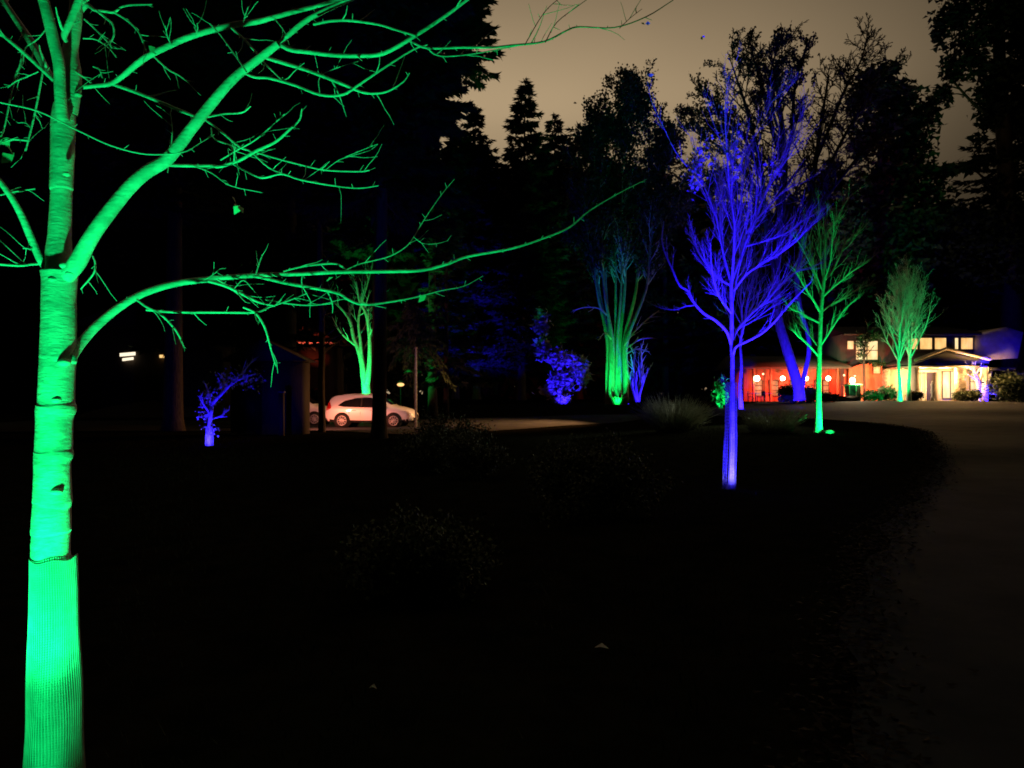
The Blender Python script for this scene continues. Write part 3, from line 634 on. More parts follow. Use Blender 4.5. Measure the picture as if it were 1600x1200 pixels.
# blue shrub with round foot
b = place(880, 58); tk = [tr(58, [(876,630,6),(876,600,5),(878,570,3),(880,545,2)]), tr(58, [(884,628,5),(893,600,4),(900,575,3),(908,560,2)]), tr(58, [(872,628,4),(868,605,3),(860,585,2)])]
cr_ = []
for q in tk:
    for s in sprout(cr_, q, 8, .45, (25, 60), .3, .1, .6, 5, .1): sprout(cr_, s, 4, .5, (20, 45), .2, .1, .6, 4, .1)
def C(px, py, D, rx, rz): return (P(px, py, D), rx*D/F, rx*D/F*.8, rz*D/F)
lv = clumps([C(870,595,58,12,10), C(888,590,58,12,12), C(897,583,58,8,10), C(880,625,57,12,7), C(878,560,58,22,14), C(905,570,58,14,14), C(868,610,58.5,24,14), C(845,505,59,12,20), C(848,545,59,12,16), C(912,590,58,10,12)], 2300, .28, 5)
add_tree('blue_lit_shrub', 'rounded shrub glowing blue left of the green-footed tree, brightest at its foot', 'shrub', b, tk, cr_, M['bark_mid'], M['bark_twig'], lv, M['leaf_lit'], sides=(7, 4))

RMIN = .026
# ================= big bare tree, blue leaning trunk =================
b = place(1243, 52); D = 52; random.seed(61)
tk = [tr(D, [(1249,625,20),(1247,605,17),(1237,570,16),(1227,538,15),(1218,508,14),(1213,478,13),(1212,430,13),(1216,380,12),(1222,320,11),(1226,260,10),(1222,200,8.5),(1215,140,6),(1212,95,3)], 1.5),
      tr(D, [(1252,612,7),(1258,580,7),(1264,550,7),(1262,520,7),(1250,480,7),(1245,430,9),(1256,370,9),(1266,310,8),(1275,250,7),(1283,190,5),(1295,120,2.5)], -2)]
W = [tr(D, [(1212,430,9),(1200,380,8),(1195,330,8),(1190,270,7),(1180,220,6),(1165,165,5),(1150,120,3),(1140,90,1.5)], -2),
 tr(D, [(1195,320,6),(1175,285,5),(1150,255,4.5),(1125,230,4),(1100,215,3),(1078,200,2)], -1),
 tr(D, [(1190,270,6),(1165,220,5),(1140,185,4),(1115,160,3.2),(1090,140,2)], 2),
 tr(D, [(1226,260,7),(1205,200,6),(1195,150,5),(1180,100,3.5),(1172,65,2)], 2),
 tr(D, [(1226,255,7),(1238,200,6),(1240,150,5),(1248,110,4),(1260,70,2)], -2),
 tr(D, [(1266,310,6),(1295,260,5.5),(1318,215,5),(1345,170,4),(1370,130,3),(1395,95,1.6)], 2),
 tr(D, [(1256,370,6),(1290,310,5.5),(1325,265,5),(1350,235,4),(1380,215,2.5)], -2),
 tr(D, [(1275,250,6),(1300,190,5),(1320,140,4),(1345,95,3),(1356,50,1.5)], 3),
 tr(D, [(1215,200,5),(1200,140,4),(1210,90,3),(1225,55,1.6)], -2), tr(D, [(1180,225,5),(1150,200,4),(1118,195,3),(1085,180,2),(1068,178,1)], 3),
 tr(D, [(1212,420,6),(1190,370,5),(1165,330,4.5),(1140,300,4),(1110,280,3),(1085,262,2)], 1)]
cr_ = list(W)
for q in W+[(t_[0][5:], t_[1][5:]) for t_ in tk]:
    for s in sprout(cr_, q, 31, .30, (25, 60), .2, .05, .45, 7, .13):
        for s2 in sprout(cr_, s, 10, .42, (25, 60), .15, .05, .55, 5, .14): sprout(cr_, s2, 4, .5, (25, 60), .15, .04, .7, 3, .12)
rg = np.random.default_rng(9)
tips = np.array([q[0][-1] for q in cr_ if (q[0][-1][0]-b[0]) < 1.0 and q[0][-1][2] > 14]); tips = tips[rg.random(len(tips)) < .12]
add_tree('spreading_tree', 'huge spreading bare tree, crown dark against the sky and leaning trunk lit blue', 'tree', b, tk, cr_, M['bark_mid'], M['bark_dark'], leaves_at(tips, .22, 7, 4, .10), M['leaf_dark'], sides=(12, 4))

RMIN = .01
# ================= conifers on the skyline =================
def fir(px, top, D, R_, seed, label, nb=230, nsp=60, s=.5, h0=.1, droop=.3, power=.85, gap=0, mat='needles', base=None, group='conifers on the skyline', bark='bark_dark', tkr=1.0):
    b = place(px, D); H = P(0, top, D)[2]-b[2]
    tk, br, mb = conifer(b, H, R_, h0, nb, nsp, s, seed, droop, power, gap, tkr)
    o = empty('conifer', tuple(b), label, 'tree', group)
    build('trunk', MB().tubes([tk], 9, 2), M[bark], o); build('branches', MB().tubes(br, 3), M[bark], o); build('foliage', mb, M[mat], o, smoothed=False)
    return o
fir(745, 168, 78, 6.2, 1, 'pointed conifer silhouette, first one right of the giant left firs', 420, 110, .38, power=.75)
fir(815, 126, 74, 6.4, 2, 'tallest narrow conifer silhouette in the middle of the skyline', 420, 100, .38, gap=.2, power=.85)
fir(866, 176, 78, 5.6, 3, 'slim conifer silhouette between the tallest one and the many-stemmed tree', 360, 80, .36, gap=.3, power=.75)
fir(712, 205, 84, 6, 4, 'rounded conifer silhouette half hidden by the giant left fir', 260, 70, .55, power=.5)
fir(905, 195, 88, 7, 5, 'low broad conifer silhouette behind the many-stemmed tree', 240, 60, .55, power=.5)
fir(1040, 190, 90, 5.5, 6, 'conifer silhouette between the many-stemmed tree and the spreading one', 230, 50, .5, power=.55, gap=.4)
fir(1120, 265, 86, 6.5, 16, 'broad conifer silhouette behind the blue-lit crown', 260, 60, .55, power=.5)
# giant firs on the left
GF = 'giant firs filling the left of the sky'
fir(592, -560, 27, 2.5, 7, 'giant fir whose dark trunk stands in front of the white car', 460, 210, .25, h0=.30, tkr=.66, droop=.35, group=GF, power=.6)
fir(592, -250, 44, 3.0, 17, 'giant fir standing to the right behind the dark trunk before the car', 460, 200, .32, h0=.30, group=GF, power=.6)
fir(450, -300, 50, 8.0, 8, 'giant fir behind the long green limbs of the nearest tree', 500, 250, .32, h0=.33, group=GF, power=.6)
fir(270, -420, 34, 6.8, 9, 'giant fir above the small blue tree', 500, 250, .32, h0=.34, group=GF, power=.6)
fir(100, -400, 33, 7.0, 10, 'giant fir right behind the nearest green trunk', 500, 250, .32, h0=.34, group=GF, power=.6)
fir(-60, -400, 36, 7.0, 11, 'giant fir at the left edge', 480, 250, .32, h0=.3, group=GF, power=.6)
fir(360, -200, 52, 7, 18, 'giant fir seen through the gap over the small blue tree', 440, 200, .4, h0=.12, group=GF, power=.6)
fir(468, -200, 60, 7, 19, 'giant fir behind the forked green tree', 440, 200, .4, h0=.12, group=GF, power=.6)
fir(676, -260, 50, 3.3, 27, 'giant fir with high ragged boughs against the sky, right of the dark trunk', 300, 170, .34, h0=.61, tkr=.6, group=GF, power=.55)
# right side
def broad(px, D, trk, cl, n, s, seed, label, name='dark_tree', mat='leaf_dark', group=None, nbr=True):
    b = place(px, D); random.seed(seed)
    tk = [tr(D, t_) for t_ in trk]; cr_ = []
    P0 = np.concatenate([smooth(*q, 4)[0] for q in tk])
    for c in cl:
        cc = np.array(c[0]); below = P0[P0[:, 2] < cc[2]+.2*c[3]]
        if not len(below): below = P0
        k = below[np.argmin(np.linalg.norm(below-cc, axis=1)+.0*below[:, 2])]
        mid = (k+cc)/2+np.array([0, 0, .12*np.linalg.norm(cc-k)])
        q = (np.array([k, mid, cc]), np.array([.09, .06, .03])); q = smooth(*q, 3); cr_.append(q)
        sprout(cr_, q, 8, lambda t: c[1]*.9, (30, 70), .5, .03, .5, 4, .12)
    return add_tree(name, label, 'tree', b, tk, cr_, M['bark_dark'], M['bark_dark'], clumps(cl, n, s, seed), M[mat], group=group, sides=(9, 4))
cl = [C(1365,130,76,30,22), C(1340,160,76,22,20), C(1400,150,76,36,22), C(1430,190,76,30,24), C(1380,200,76,45,30), C(1420,230,76,34,20), C(1345,230,76,20,20), C(1400,270,76,50,26), C(1470,268,76,44,7), C(1500,262,76,18,6), C(1370,300,76,45,30), C(1440,300,76,40,16), C(1410,340,76,70,30), C(1455,165,76,12,16), C(1390,110,76,14,10), C(1460,355,76,60,24), C(1350,370,76,50,34), C(1430,410,76,70,34), C(1390,460,76,70,34), C(1320,340,76,24,20)]
broad(1385, 76, [[(1385,630,26),(1385,500,20),(1380,400,18),(1375,300,14),(1378,200,9),(1372,110,3)], [(1380,400,12),(1330,330,9),(1310,300,7)], [(1380,300,10),(1430,270,8),(1500,264,4)]], cl, 19000, .5, 71, 'dense dark tree with a shelf-like bough reaching right, above the house')
def hang(px, py, rx, rz, D=72): return C(px, py, D, rx, rz)
cl = [hang(1480,30,26,14), hang(1468,52,12,24), hang(1500,20,26,22), hang(1525,60,38,22), hang(1490,100,24,12), hang(1560,20,40,30), hang(1590,50,30,40), hang(1545,110,36,16), hang(1520,90,26,16), hang(1580,120,30,26), hang(1560,170,30,18), hang(1592,185,14,24), hang(1540,150,22,22), hang(1545,190,18,14), hang(1530,220,12,12), hang(1490,120,14,12), hang(1470,140,14,8), hang(1538,250,18,12), hang(1520,262,12,8), hang(1570,252,16,10), hang(1600,180,16,30), hang(1610,90,20,40), hang(1480,150,7,16), hang(1560,290,14,12), hang(1530,340,40,16), hang(1580,330,26,24), hang(1550,380,50,26), hang(1600,420,40,50), hang(1500,330,16,12), hang(1540,-20,60,20), hang(1600,-30,60,30), hang(1530,440,40,40)]
broad(1578, 72, [[(1582,640,34),(1580,500,30),(1577,400,28),(1573,300,25),(1568,200,22),(1562,100,18),(1560,0,14),(1560,-90,8)], [(1568,190,7),(1530,170,5),(1490,128,3)], [(1574,300,6),(1540,280,4),(1520,262,2)]], cl, 15000, .42, 72, 'tall ragged pine at the upper right edge with tufted hanging boughs', name='pine_tree', mat='needles')
b = place(1604, 44)
fir(1612, -60, 80, 6.5, 12, 'conifer cut by the right edge behind the ragged pine', 260, 90, .45, h0=.45, group='conifers on the skyline', gap=.4)
fir(1480, 330, 84, 7, 13, 'low conifer silhouette above the house roof', 260, 80, .55, power=.45)
fir(1300, 250, 82, 6, 14, 'low conifer silhouette behind the spreading tree, left of the dense dark one', 260, 60, .55, power=.5)
fir(1560, 345, 84, 7, 15, 'low conifer silhouette at the right above the blue-lit gable', 260, 80, .55, power=.45)
# hanging bough lit faint green, right of car, built as a small conifer
fir(648, 455, 42, 1.9, 20, 'hanging fir bough built as a small conifer, right of the dark trunk, faintly lit green', 60, 70, .2, h0=.60, droop=.9, mat='needles_lit', group=None)
fir(697, 300, 48, 2.2, 21, 'young conifer lit faint green in the gap right of the giant firs', 120, 60, .3, h0=.15, mat='needles_lit', group=None)

# far woodland belt: one dark mass closing the view
rg = np.random.default_rng(77); N = 150000
pxs = rg.uniform(-700, 2300, N); 
def topf(x):
    xp = [-700, 500, 640, 690, 730, 800, 900, 1060, 1130, 1300, 1440, 1520, 1600, 1700, 2300]; yp = [-80, -60, 40, 250, 262, 272, 268, 300, 345, 345, 360, 335, 345, 250, 200]
    return np.interp(x, xp, yp)+14*np.sin(x*.05)+10*np.sin(x*.13+1)+16*np.sin(x*.37)
Dd = np.where(pxs < 640, rg.uniform(62, 76, N), rg.uniform(92, 112, N)); u = rg.random(N)**.9
py = 640-(640-topf(pxs))*u; Cc = np.stack([(pxs-800)/F*Dd, Dd, EYE+(HY-py)/F*Dd], 1)
A = rg.normal(0, 1, (N, 3)); A[:, 2] -= .3; A /= np.linalg.norm(A, axis=1, keepdims=True); Bv = np.cross(A, rg.normal(0, 1, (N, 3))); Bv /= np.linalg.norm(Bv, axis=1, keepdims=True)
sz = rg.uniform(.6, 1.5, N)[:, None]
build('woodland', MB().tris(Cc, A*sz*1.3, Bv*sz*.6), M['needles'], None, smoothed=False, kind='stuff')
# ================= cars =================
m_, nt_, b_ = newmat('white_car_paint'); b_.inputs['Base Color'].default_value = (.72,.72,.72,1); b_.inputs['Roughness'].default_value = .35; b_.inputs['Coat Weight'].default_value = .5
n_ = nd(nt_, 'ShaderNodeTexNoise', Scale=400.0); bp_ = nd(nt_, 'ShaderNodeBump', Strength=.02); nt_.links.new(n_.outputs['Fac'], bp_.inputs['Height']); nt_.links.new(bp_.outputs[0], b_.inputs['Normal']); M['paint'] = m_
M['glass'] = mat_noise('dark_car_glass', (.008,.008,.01), (.012,.012,.014), 2, .06, 0, 2, spec=.7)
M['rubber'] = mat_noise('tyre_rubber', (.015,.015,.015), (.028,.028,.028), 40, .8, .2, 3)
M['alloy'] = mat_noise('alloy_rim', (.32,.32,.33), (.42,.42,.43), 10, .35, .02, 2, metal=.3, spec=.5)
M['trim'] = mat_noise('black_plastic', (.012,.012,.012), (.02,.02,.02), 30, .6, .1, 3)
M['tail'] = mat_noise('tail_lamp_red', (.35,.01,.01), (.5,.02,.02), 6, .2, 0, 2, spec=.6)
M['lamp'] = mat_noise('head_lamp_glass', (.55,.55,.55), (.75,.75,.75), 12, .12, 0, 2, spec=.7)
ST = np.array([ # x, w, zb, zs, zr, wr
 (-2.30,.74,.46,.86,.92,.60),(-2.25,.85,.36,.98,1.10,.68),(-2.17,.89,.30,1.03,1.32,.66),(-2.05,.905,.28,1.05,1.50,.64),(-1.85,.91,.28,1.04,1.62,.62),(-1.4,.915,.27,1.02,1.67,.62),
 (-.6,.915,.26,1.0,1.68,.64),(.0,.915,.26,.98,1.655,.64),(.42,.915,.26,.97,1.585,.62),(.85,.91,.26,.965,1.33,.63),(1.2,.905,.27,.955,1.115,.68),(1.6,.90,.28,.91,1.04,.66),(1.95,.87,.30,.84,.95,.60),(2.15,.80,.33,.76,.86,.52),(2.28,.66,.38,.66,.75,.42),(2.33,.5,.42,.58,.64,.32)])
def stn(x): return [np.interp(x, ST[:, 0], ST[:, k]) for k in range(1, 6)]
def side_y(x, z):
    w_, zb, zs, zr, wr = stn(x)
    return np.interp(z, [zb, zb+.12, zs-.1, zs, zr-.05], [w_*.9, w_, w_*.99, w_*.955, wr])
def make_car(label, loc, rz):
    o = empty('parked_car', loc, label, 'car', 'white cars in the parking area', rz)
    xs_ = np.linspace(-2.30, 2.33, 60); V = []
    for x in xs_:
        w_, zb, zs, zr, wr = stn(x)
        half = [(0, zb), (w_*.6, zb), (w_*.9, zb), (w_, zb+.12), (w_*1.0, (zb+zs)/2), (w_*.99, zs-.1), (w_*.955, zs), (wr*1.0, zr-.05), (wr*.86, zr-.008), (wr*.5, zr+.008), (0, zr+.012)]
        ring = half+[(-a_, b_) for a_, b_ in half[-2:0:-1]]; V += [(x, a_, b_) for a_, b_ in ring]
    n = len(ring); Fq = [(i*n+j, i*n+(j+1) % n, (i+1)*n+(j+1) % n, (i+1)*n+j) for i in range(59) for j in range(n)]
    mb = MB().add(V, Fq); k = 59*n; mb.Fc.append(np.array([list(range(n))])); mb.Fc.append(np.array([[k+n-1-j for j in range(n)]]))
    body = build('body', mb, M['paint'], o, local=True)
    def panel(name, lo, hi, mat, off=.008, sides_=(1, -1), n=24):
        """side panel between two x,z polylines"""
        mb = MB()
        for s in sides_:
            lx = np.linspace(lo[0][0], lo[-1][0], n); lz = np.interp(lx, [p[0] for p in lo], [p[1] for p in lo]); hz = np.interp(lx, [p[0] for p in hi], [p[1] for p in hi])
            V = []
            for i in range(n):
                for u in (0, .35, .7, 1): z = lz[i]*(1-u)+hz[i]*u; V.append((lx[i], s*(side_y(lx[i], z)+off), z))
            mb.add(V, [(i*4+j, i*4+4+j, i*4+5+j, i*4+1+j) for i in range(n-1) for j in range(3)])
        return build(name, mb, mat, o, local=True)
    panel('side_window', [(-1.62,1.12),(-1.3,1.05),(-.3,1.025),(.95,1.0)], [(-1.62,1.125),(-1.3,1.36),(-.75,1.50),(-.2,1.54),(.2,1.52),(.42,1.46),(.95,1.03)], M['glass'], .006)
    for xw in (-.42,): panel('door_pillar', [(xw,1.03),(xw+.07,1.03)], [(xw,1.52),(xw+.07,1.52)], M['trim'], .012, n=3)
    panel('sill_cladding', [(-2.2,.27),(-.5,.25),(2.2,.27)], [(-2.2,.45),(-1.9,.40),(-.5,.36),(1.5,.36),(2.2,.46)], M['trim'], .01)
    for x_ in (-1.02, -.42, .72): panel('door_seam', [(x_,.36),(x_+.012,.36)], [(x_,.99),(x_+.012,.99)], M['trim'], .004, n=2)
    for x_ in (-.85, .1): panel('door_handle', [(x_,.86),(x_+.2,.86)], [(x_,.895),(x_+.2,.895)], M['alloy'], .025, n=3)
    panel('tail_lamp', [(-2.23,.86),(-2.12,.90),(-1.96,.98)], [(-2.23,1.06),(-2.12,1.36),(-1.96,1.10)], M['tail'], .01, n=8)
    panel('headlamp', [(1.72,.80),(2.0,.72),(2.2,.62)], [(1.72,.86),(2.0,.82),(2.2,.70)], M['lamp'], .01, n=8)
    def across(name, xa, xb, mat, f0, f1, off=.01):
        mb = MB(); V = []
        for i in range(8):
            x = xa+(xb-xa)*i/7; w_, zb, zs, zr, wr = stn(x)
            for j in range(7): y = wr*.9*(-1+2*j/6); V.append((x, y, zr+off-.02*abs(y)**2+.01))
        mb.add(V, [(i*7+j, i*7+j+1, i*7+j+8, i*7+j+7) for i in range(7) for j in range(6)]); return build(name, mb, mat, o, local=True)
    across('windscreen', .50, 1.14, M['glass'], 0, 1); across('rear_window', -2.10, -1.80, M['glass'], 0, 1)
    mb = MB(); mb.box(-2.335, -2.26, -.27, .27, .62, .74); build('number_plate', mb, M['lamp'], o, local=True)
    mb = MB(); mb.box(-2.33, -2.2, -.7, .7, .38, .5); mb.box(2.2, 2.345, -.42, .42, .42, .56); build('bumper', mb, M['trim'], o, local=True)
    for s in (1, -1):
        mb = MB().sphere((.78, s*1.0, 1.04), .10, 12, 8, .8); mb.box(.76, .80, min(s*.88, s*1.0), max(s*.88, s*1.0), 1.0, 1.03); build('wing_mirror', mb, M['paint'], o, local=True)
        mb = MB().tubes([(np.array([(-1.5, s*.60, 1.63), (-1.2, s*.60, 1.69), (-.3, s*.61, 1.715), (.2, s*.60, 1.67)]), np.full(4, .018))], 6, 3); build('roof_rail', mb, M['alloy'], o, local=True)
        for xw in (-1.38, 1.32):
            w_ = stn(xw)[0]; a_ = np.linspace(0, 2*np.pi, 29)[:-1]
            def disc(mb, r, y0, y1, x=xw):
                V = [(x+r*math.cos(t), y, .345+r*math.sin(t)) for y in (y0, y1) for t in a_]; n = len(a_)
                mb.add(V, [(i, (i+1) % n, n+(i+1) % n, n+i) for i in range(n)]); mb.Fc.append(np.array([list(range(n))])+mb.n-2*n); mb.Fc.append(np.array([list(range(n, 2*n))])+mb.n-2*n)
            mb = MB(); disc(mb, .43, s*(w_-.25), s*(w_+.006)); build('wheel_arch_shade', mb, M['trim'], o, local=True)  # black disc stands for the shaded wheel opening
            mb = MB(); disc(mb, .345, s*(w_-.2), s*(w_+.016)); wh = build('wheel', mb, M['rubber'], o, local=True)
            mb = MB()
            for k in range(10):
                t = k*math.pi/5; q0 = np.array([xw, s*(w_+.028), .345]); q1 = q0+np.array([math.cos(t), 0, math.sin(t)])*.225
                mb.tubes([(np.array([q0, q1]), np.array([.03, .024]))], 6)
            rim = [np.array([xw+.235*math.cos(t), s*(w_+.022), .345+.235*math.sin(t)]) for t in np.linspace(0, 2*np.pi, 30)]
            mb.tubes([(np.array(rim), np.full(30, .022))], 6); mb.sphere((xw, s*(w_+.03), .345), .05, 10, 6)
            r_ = build('rim', mb, M['alloy'], wh, local=True); r_.matrix_parent_inverse.identity()
    return o
c1p = place(583, 38.6)
car = make_car('white estate-style car facing right, cut in two by the dark fir trunk', (c1p[0], c1p[1], terz(c1p[0], c1p[1])+.035), R(-5))
c2 = copy_tree(car); c2['label'] = 'second white car, mostly hidden behind the dark timber outbuilding, only its nose showing'
p2 = (-12.0, 41.0); c2.location = (p2[0], p2[1], terz(*p2)+.035); c2.rotation_euler.z = R(-4)

# outbuilding, post, lights at left
D = 30; x0, x1 = (345-800)/F*D, (483-800)/F*D; zg = terz(-10, 30)
sh = empty('outbuilding', ((x0+x1)/2, 31, zg-.1), 'dark timber outbuilding left of the white cars, almost lost in shadow', 'building')
build('wall', MB().box(x0+.4, x1-.3, 30, 31.2, zg-.1, zg+3.0), M['wood_dark'], sh, smoothed=False)
build('roof', MB().prism([(x0, zg+3.0), (x1, zg+3.0), ((x0+x1)/2, zg+3.9)], 29.7, 31.4), M['wood_dark'], sh, smoothed=False)
build('door', MB().box(-11.2, -10.2, 29.95, 30, zg, zg+2.05), M['trim'], sh, smoothed=False)
D = 56; x0, x1 = (425-800)/F*D, (519-800)/F*D; zt = P(0, 534, D)[2]; zg = terz(x0, D)
M['fascia'] = mat_noise('painted_fascia', (.45,.42,.40), (.55,.52,.5), 4, .6, .1, 3)
hb = empty('cottage', ((x0+x1)/2, D+3, zg), 'low dark cottage beyond the cars with a strip of eave lit red', 'house')
build('wall', MB().box(x0, x1-.4, D+.6, D+7, zg-.2, zt-.2), M['wood_dark'], hb, smoothed=False)
build('roof', MB().prism([(x0-.5, zt+.02), (x1+.3, zt+.02), ((x0+x1)/2, zt+1.7)], D-.1, D+7.5), M['wood_dark'], hb, smoothed=False)
build('fascia', MB().prism([(x0-.4, zt-.34), (x1-.8, zt-.34), (x1+.25, zt-.10), (x1+.25, zt-.03), (x0-.4, zt-.03)], D, D+.1), M['fascia'], hb, smoothed=False)
for k in range(2): build('window', MB().box(x0+1+k*1.6, x0+2+k*1.6, D+.55, D+.6, zg+1, zg+2), M['glass'], hb, smoothed=False)
b = place(650, 37); ps = empty('post', tuple(b), 'thin pale upright post right of the white car nose', 'post')
build('pole', MB().tubes([(np.array([b+[0,0,-.1], b+[0,0,4.0]]), np.array([.06,.05]))], 10), M['rock'], ps); build('cap', MB().sphere(b+[0,0,4.02], .07, 10, 6), M['rock'], ps)
b = place(440, 29.2); ps = empty('post', tuple(b), 'short faint grey post before the dark outbuilding', 'post')
build('pole', MB().box(b[0]-.09, b[0]+.09, b[1]-.09, b[1]+.09, b[2]-.1, b[2]+1.7), M['wood_dark'], ps, smoothed=False); build('cap', MB().box(b[0]-.12, b[0]+.12, b[1]-.12, b[1]+.12, b[2]+1.7, b[2]+1.76), M['rock'], ps, smoothed=False)
# slim dark trunk in front of the rear of the car
b = place(503, 32.5); random.seed(3); tk = tr(32.5, [(503,692,13),(503,650,11),(502,600,10.5),(503,520,10),(500,400,9),(498,250,7)])
cr_ = []; sprout(cr_, tk, 26, lambda t: 1.6, (50, 90), .45, -.02, .3, 5, .1)
add_tree('slim_tree', 'slim dark trunk in front of the rear of the white car', 'tree', b, tk, cr_, M['bark_dark'], M['bark_dark'], clumps([C(495,300,32.5,30,50), C(500,200,32.5,40,60)], 3000, .25, 3), M['leaf_dark'], sides=(10, 4))

M['win_warm'] = mat_emit('window_glow', (.80,.42,.12), 1.2, (1.0,.62,.22), 1.1)
M['win_pale'] = mat_emit('window_glow_pale', (.84,.52,.20), 1.25, (1.0,.76,.38), 1.3)
# far house with two small lit windows, at left
D = 50; xh = (232-800)/F*D; zg = terz(xh, D)
fh = empty('far_house', (xh, D+2, zg), 'unlit house far left, only two bright window openings showing', 'house')
build('wall', MB().box(xh-5, xh+5, D+.1, D+6, zg-.3, zg+6.2), M['wood_dark'], fh, smoothed=False)
build('roof', MB().prism([(xh-5.6, zg+6.2), (xh+5.6, zg+6.2), (xh, zg+8.4)], D-.3, D+6.5), M['wood_dark'], fh, smoothed=False)
def pan(px0, py0, px1, py1, D, tk=.08, skew=0):
    a_ = P(px0, py1, D); c_ = P(px1, py0, D); s_ = skew*D/F
    return MB().add([(a_[0],y,a_[2]) if i == 0 else (c_[0],y,a_[2]+s_) if i == 1 else (c_[0],y,c_[2]+s_) if i == 2 else (a_[0],y,c_[2]) for y in (D-tk, D+.06) for i in range(4)], [(0,1,2,3),(7,6,5,4),(0,4,5,1),(1,5,6,2),(2,6,7,3),(3,7,4,0)])
M['win_hot'] = mat_emit('lit_window_bright', (1.0,.86,.62), 1.3)
m = pan(188, 552, 211, 557, D, skew=2); build('window', m, M['win_hot'], fh, smoothed=False); m = pan(192, 560, 208, 564, D, skew=2); build('window', m, M['win_hot'], fh, smoothed=False)
m = pan(250, 554.5, 261, 559, D); build('window', m, M['win_warm'], fh, smoothed=False); m = pan(266, 556, 276, 560, D); build('window', m, M['win_warm'], fh, smoothed=False)
# little amber lamp above the car bonnet
D = 55; b = place(626, D); al = empty('post_lamp', tuple(b), 'small amber post lamp glowing above the white car bonnet', 'lamp')
pt = P(626, 601, D); build('pole', MB().tubes([(np.array([b, [pt[0], D, pt[2]]]), np.array([.05,.04]))], 8), M['trim'], al)
build('lamp_shade', MB().prism([(pt[0]-.30, pt[2]+.16), (pt[0]+.30, pt[2]+.16), (pt[0]+.1, pt[2]+.30), (pt[0]-.1, pt[2]+.30)], D-.25, D+.25), M['trim'], al, smoothed=False)
build('lantern', MB().sphere(pt, .27, 14, 8, .5), mat_emit('amber_lantern', (1.0,.52,.18), 1.6), al)

# ================= the lodge =================
Dm = 64.0; K_ = Dm/F; zG = .9
def X(px): return (px-800)*K_
def Z(py): return EYE+(HY-py)*K_
M['red_wall'] = mat_noise('stained_cedar_boards', (.24,.08,.05), (.42,.17,.10), 3, .7, .3, 5, (5,5,.4))
M['wall_dark'] = mat_noise('dark_boarding', (.045,.04,.045), (.08,.07,.075), 3, .8, .3, 5, (5,5,.4))
M['wall_pale'] = mat_noise('pale_render', (.36,.29,.21), (.50,.42,.32), 2.5, .8, .2, 5)
M['roof'] = mat_noise('roof_shingle', (.03,.03,.032), (.07,.065,.06), 5, .9, .5, 5, (1,1,4))
M['stone'] = None
m_, nt_, b_ = newmat('stacked_stone'); tc_ = nd(nt_, 'ShaderNodeTexCoord'); mp_ = nd(nt_, 'ShaderNodeMapping'); mp_.inputs['Scale'].default_value = (2.2, 2.2, 5); nt_.links.new(tc_.outputs['Object'], mp_.inputs[0])
vo = nd(nt_, 'ShaderNodeTexVoronoi', Scale=1.6); nt_.links.new(mp_.outputs[0], vo.inputs['Vector']); r_ = nd(nt_, 'ShaderNodeValToRGB'); r_.color_ramp.elements[0].color = (.12,.09,.07,1); r_.color_ramp.elements[1].color = (.45,.36,.28,1)
nt_.links.new(vo.outputs['Color'], r_.inputs[0]); nt_.links.new(r_.outputs[0], b_.inputs['Base Color']); bp_ = nd(nt_, 'ShaderNodeBump', Strength=.8, Distance=.06); nt_.links.new(vo.outputs['Distance'], bp_.inputs['Height']); nt_.links.new(bp_.outputs[0], b_.inputs['Normal']); b_.inputs['Roughness'].default_value = .9; M['stone'] = m_
M['frame'] = mat_noise('window_frame_paint', (.04,.03,.025), (.06,.05,.04), 8, .6, .1, 3)
M['timber_pale'] = mat_noise('pale_timber_trim', (.5,.42,.32), (.6,.52,.42), 6, .6, .1, 4)
lo = empty('lodge', (X(1380), 70, zG-.2), 'two-storey lodge with lit windows, red walled low wing and glowing porch', 'building')
def bx(px0, px1, py0, py1, y0, y1): return MB().box(X(px0), X(px1), y0, y1, Z(py1), Z(py0))
gy = HY+(EYE-zG+.25)/K_   # just under ground
# low wing
build('wall', bx(1171, 1334, 573, gy, 66.6, 72), M['red_wall'], lo, smoothed=False)
build('roof', MB().add([(X(1160),64.6,Z(572)),(X(1336),64.6,Z(572)),(X(1336),69,Z(552)),(X(1160),69,Z(552)),(X(1160),64.6,Z(575.5)),(X(1336),64.6,Z(575.5)),(X(1336),73,Z(574)),(X(1160),73,Z(574))], [(0,1,2,3),(4,7,6,5),(0,4,5,1),(1,5,6,2),(0,3,7,4),(2,6,7,3)]), M['roof'], lo, smoothed=False)
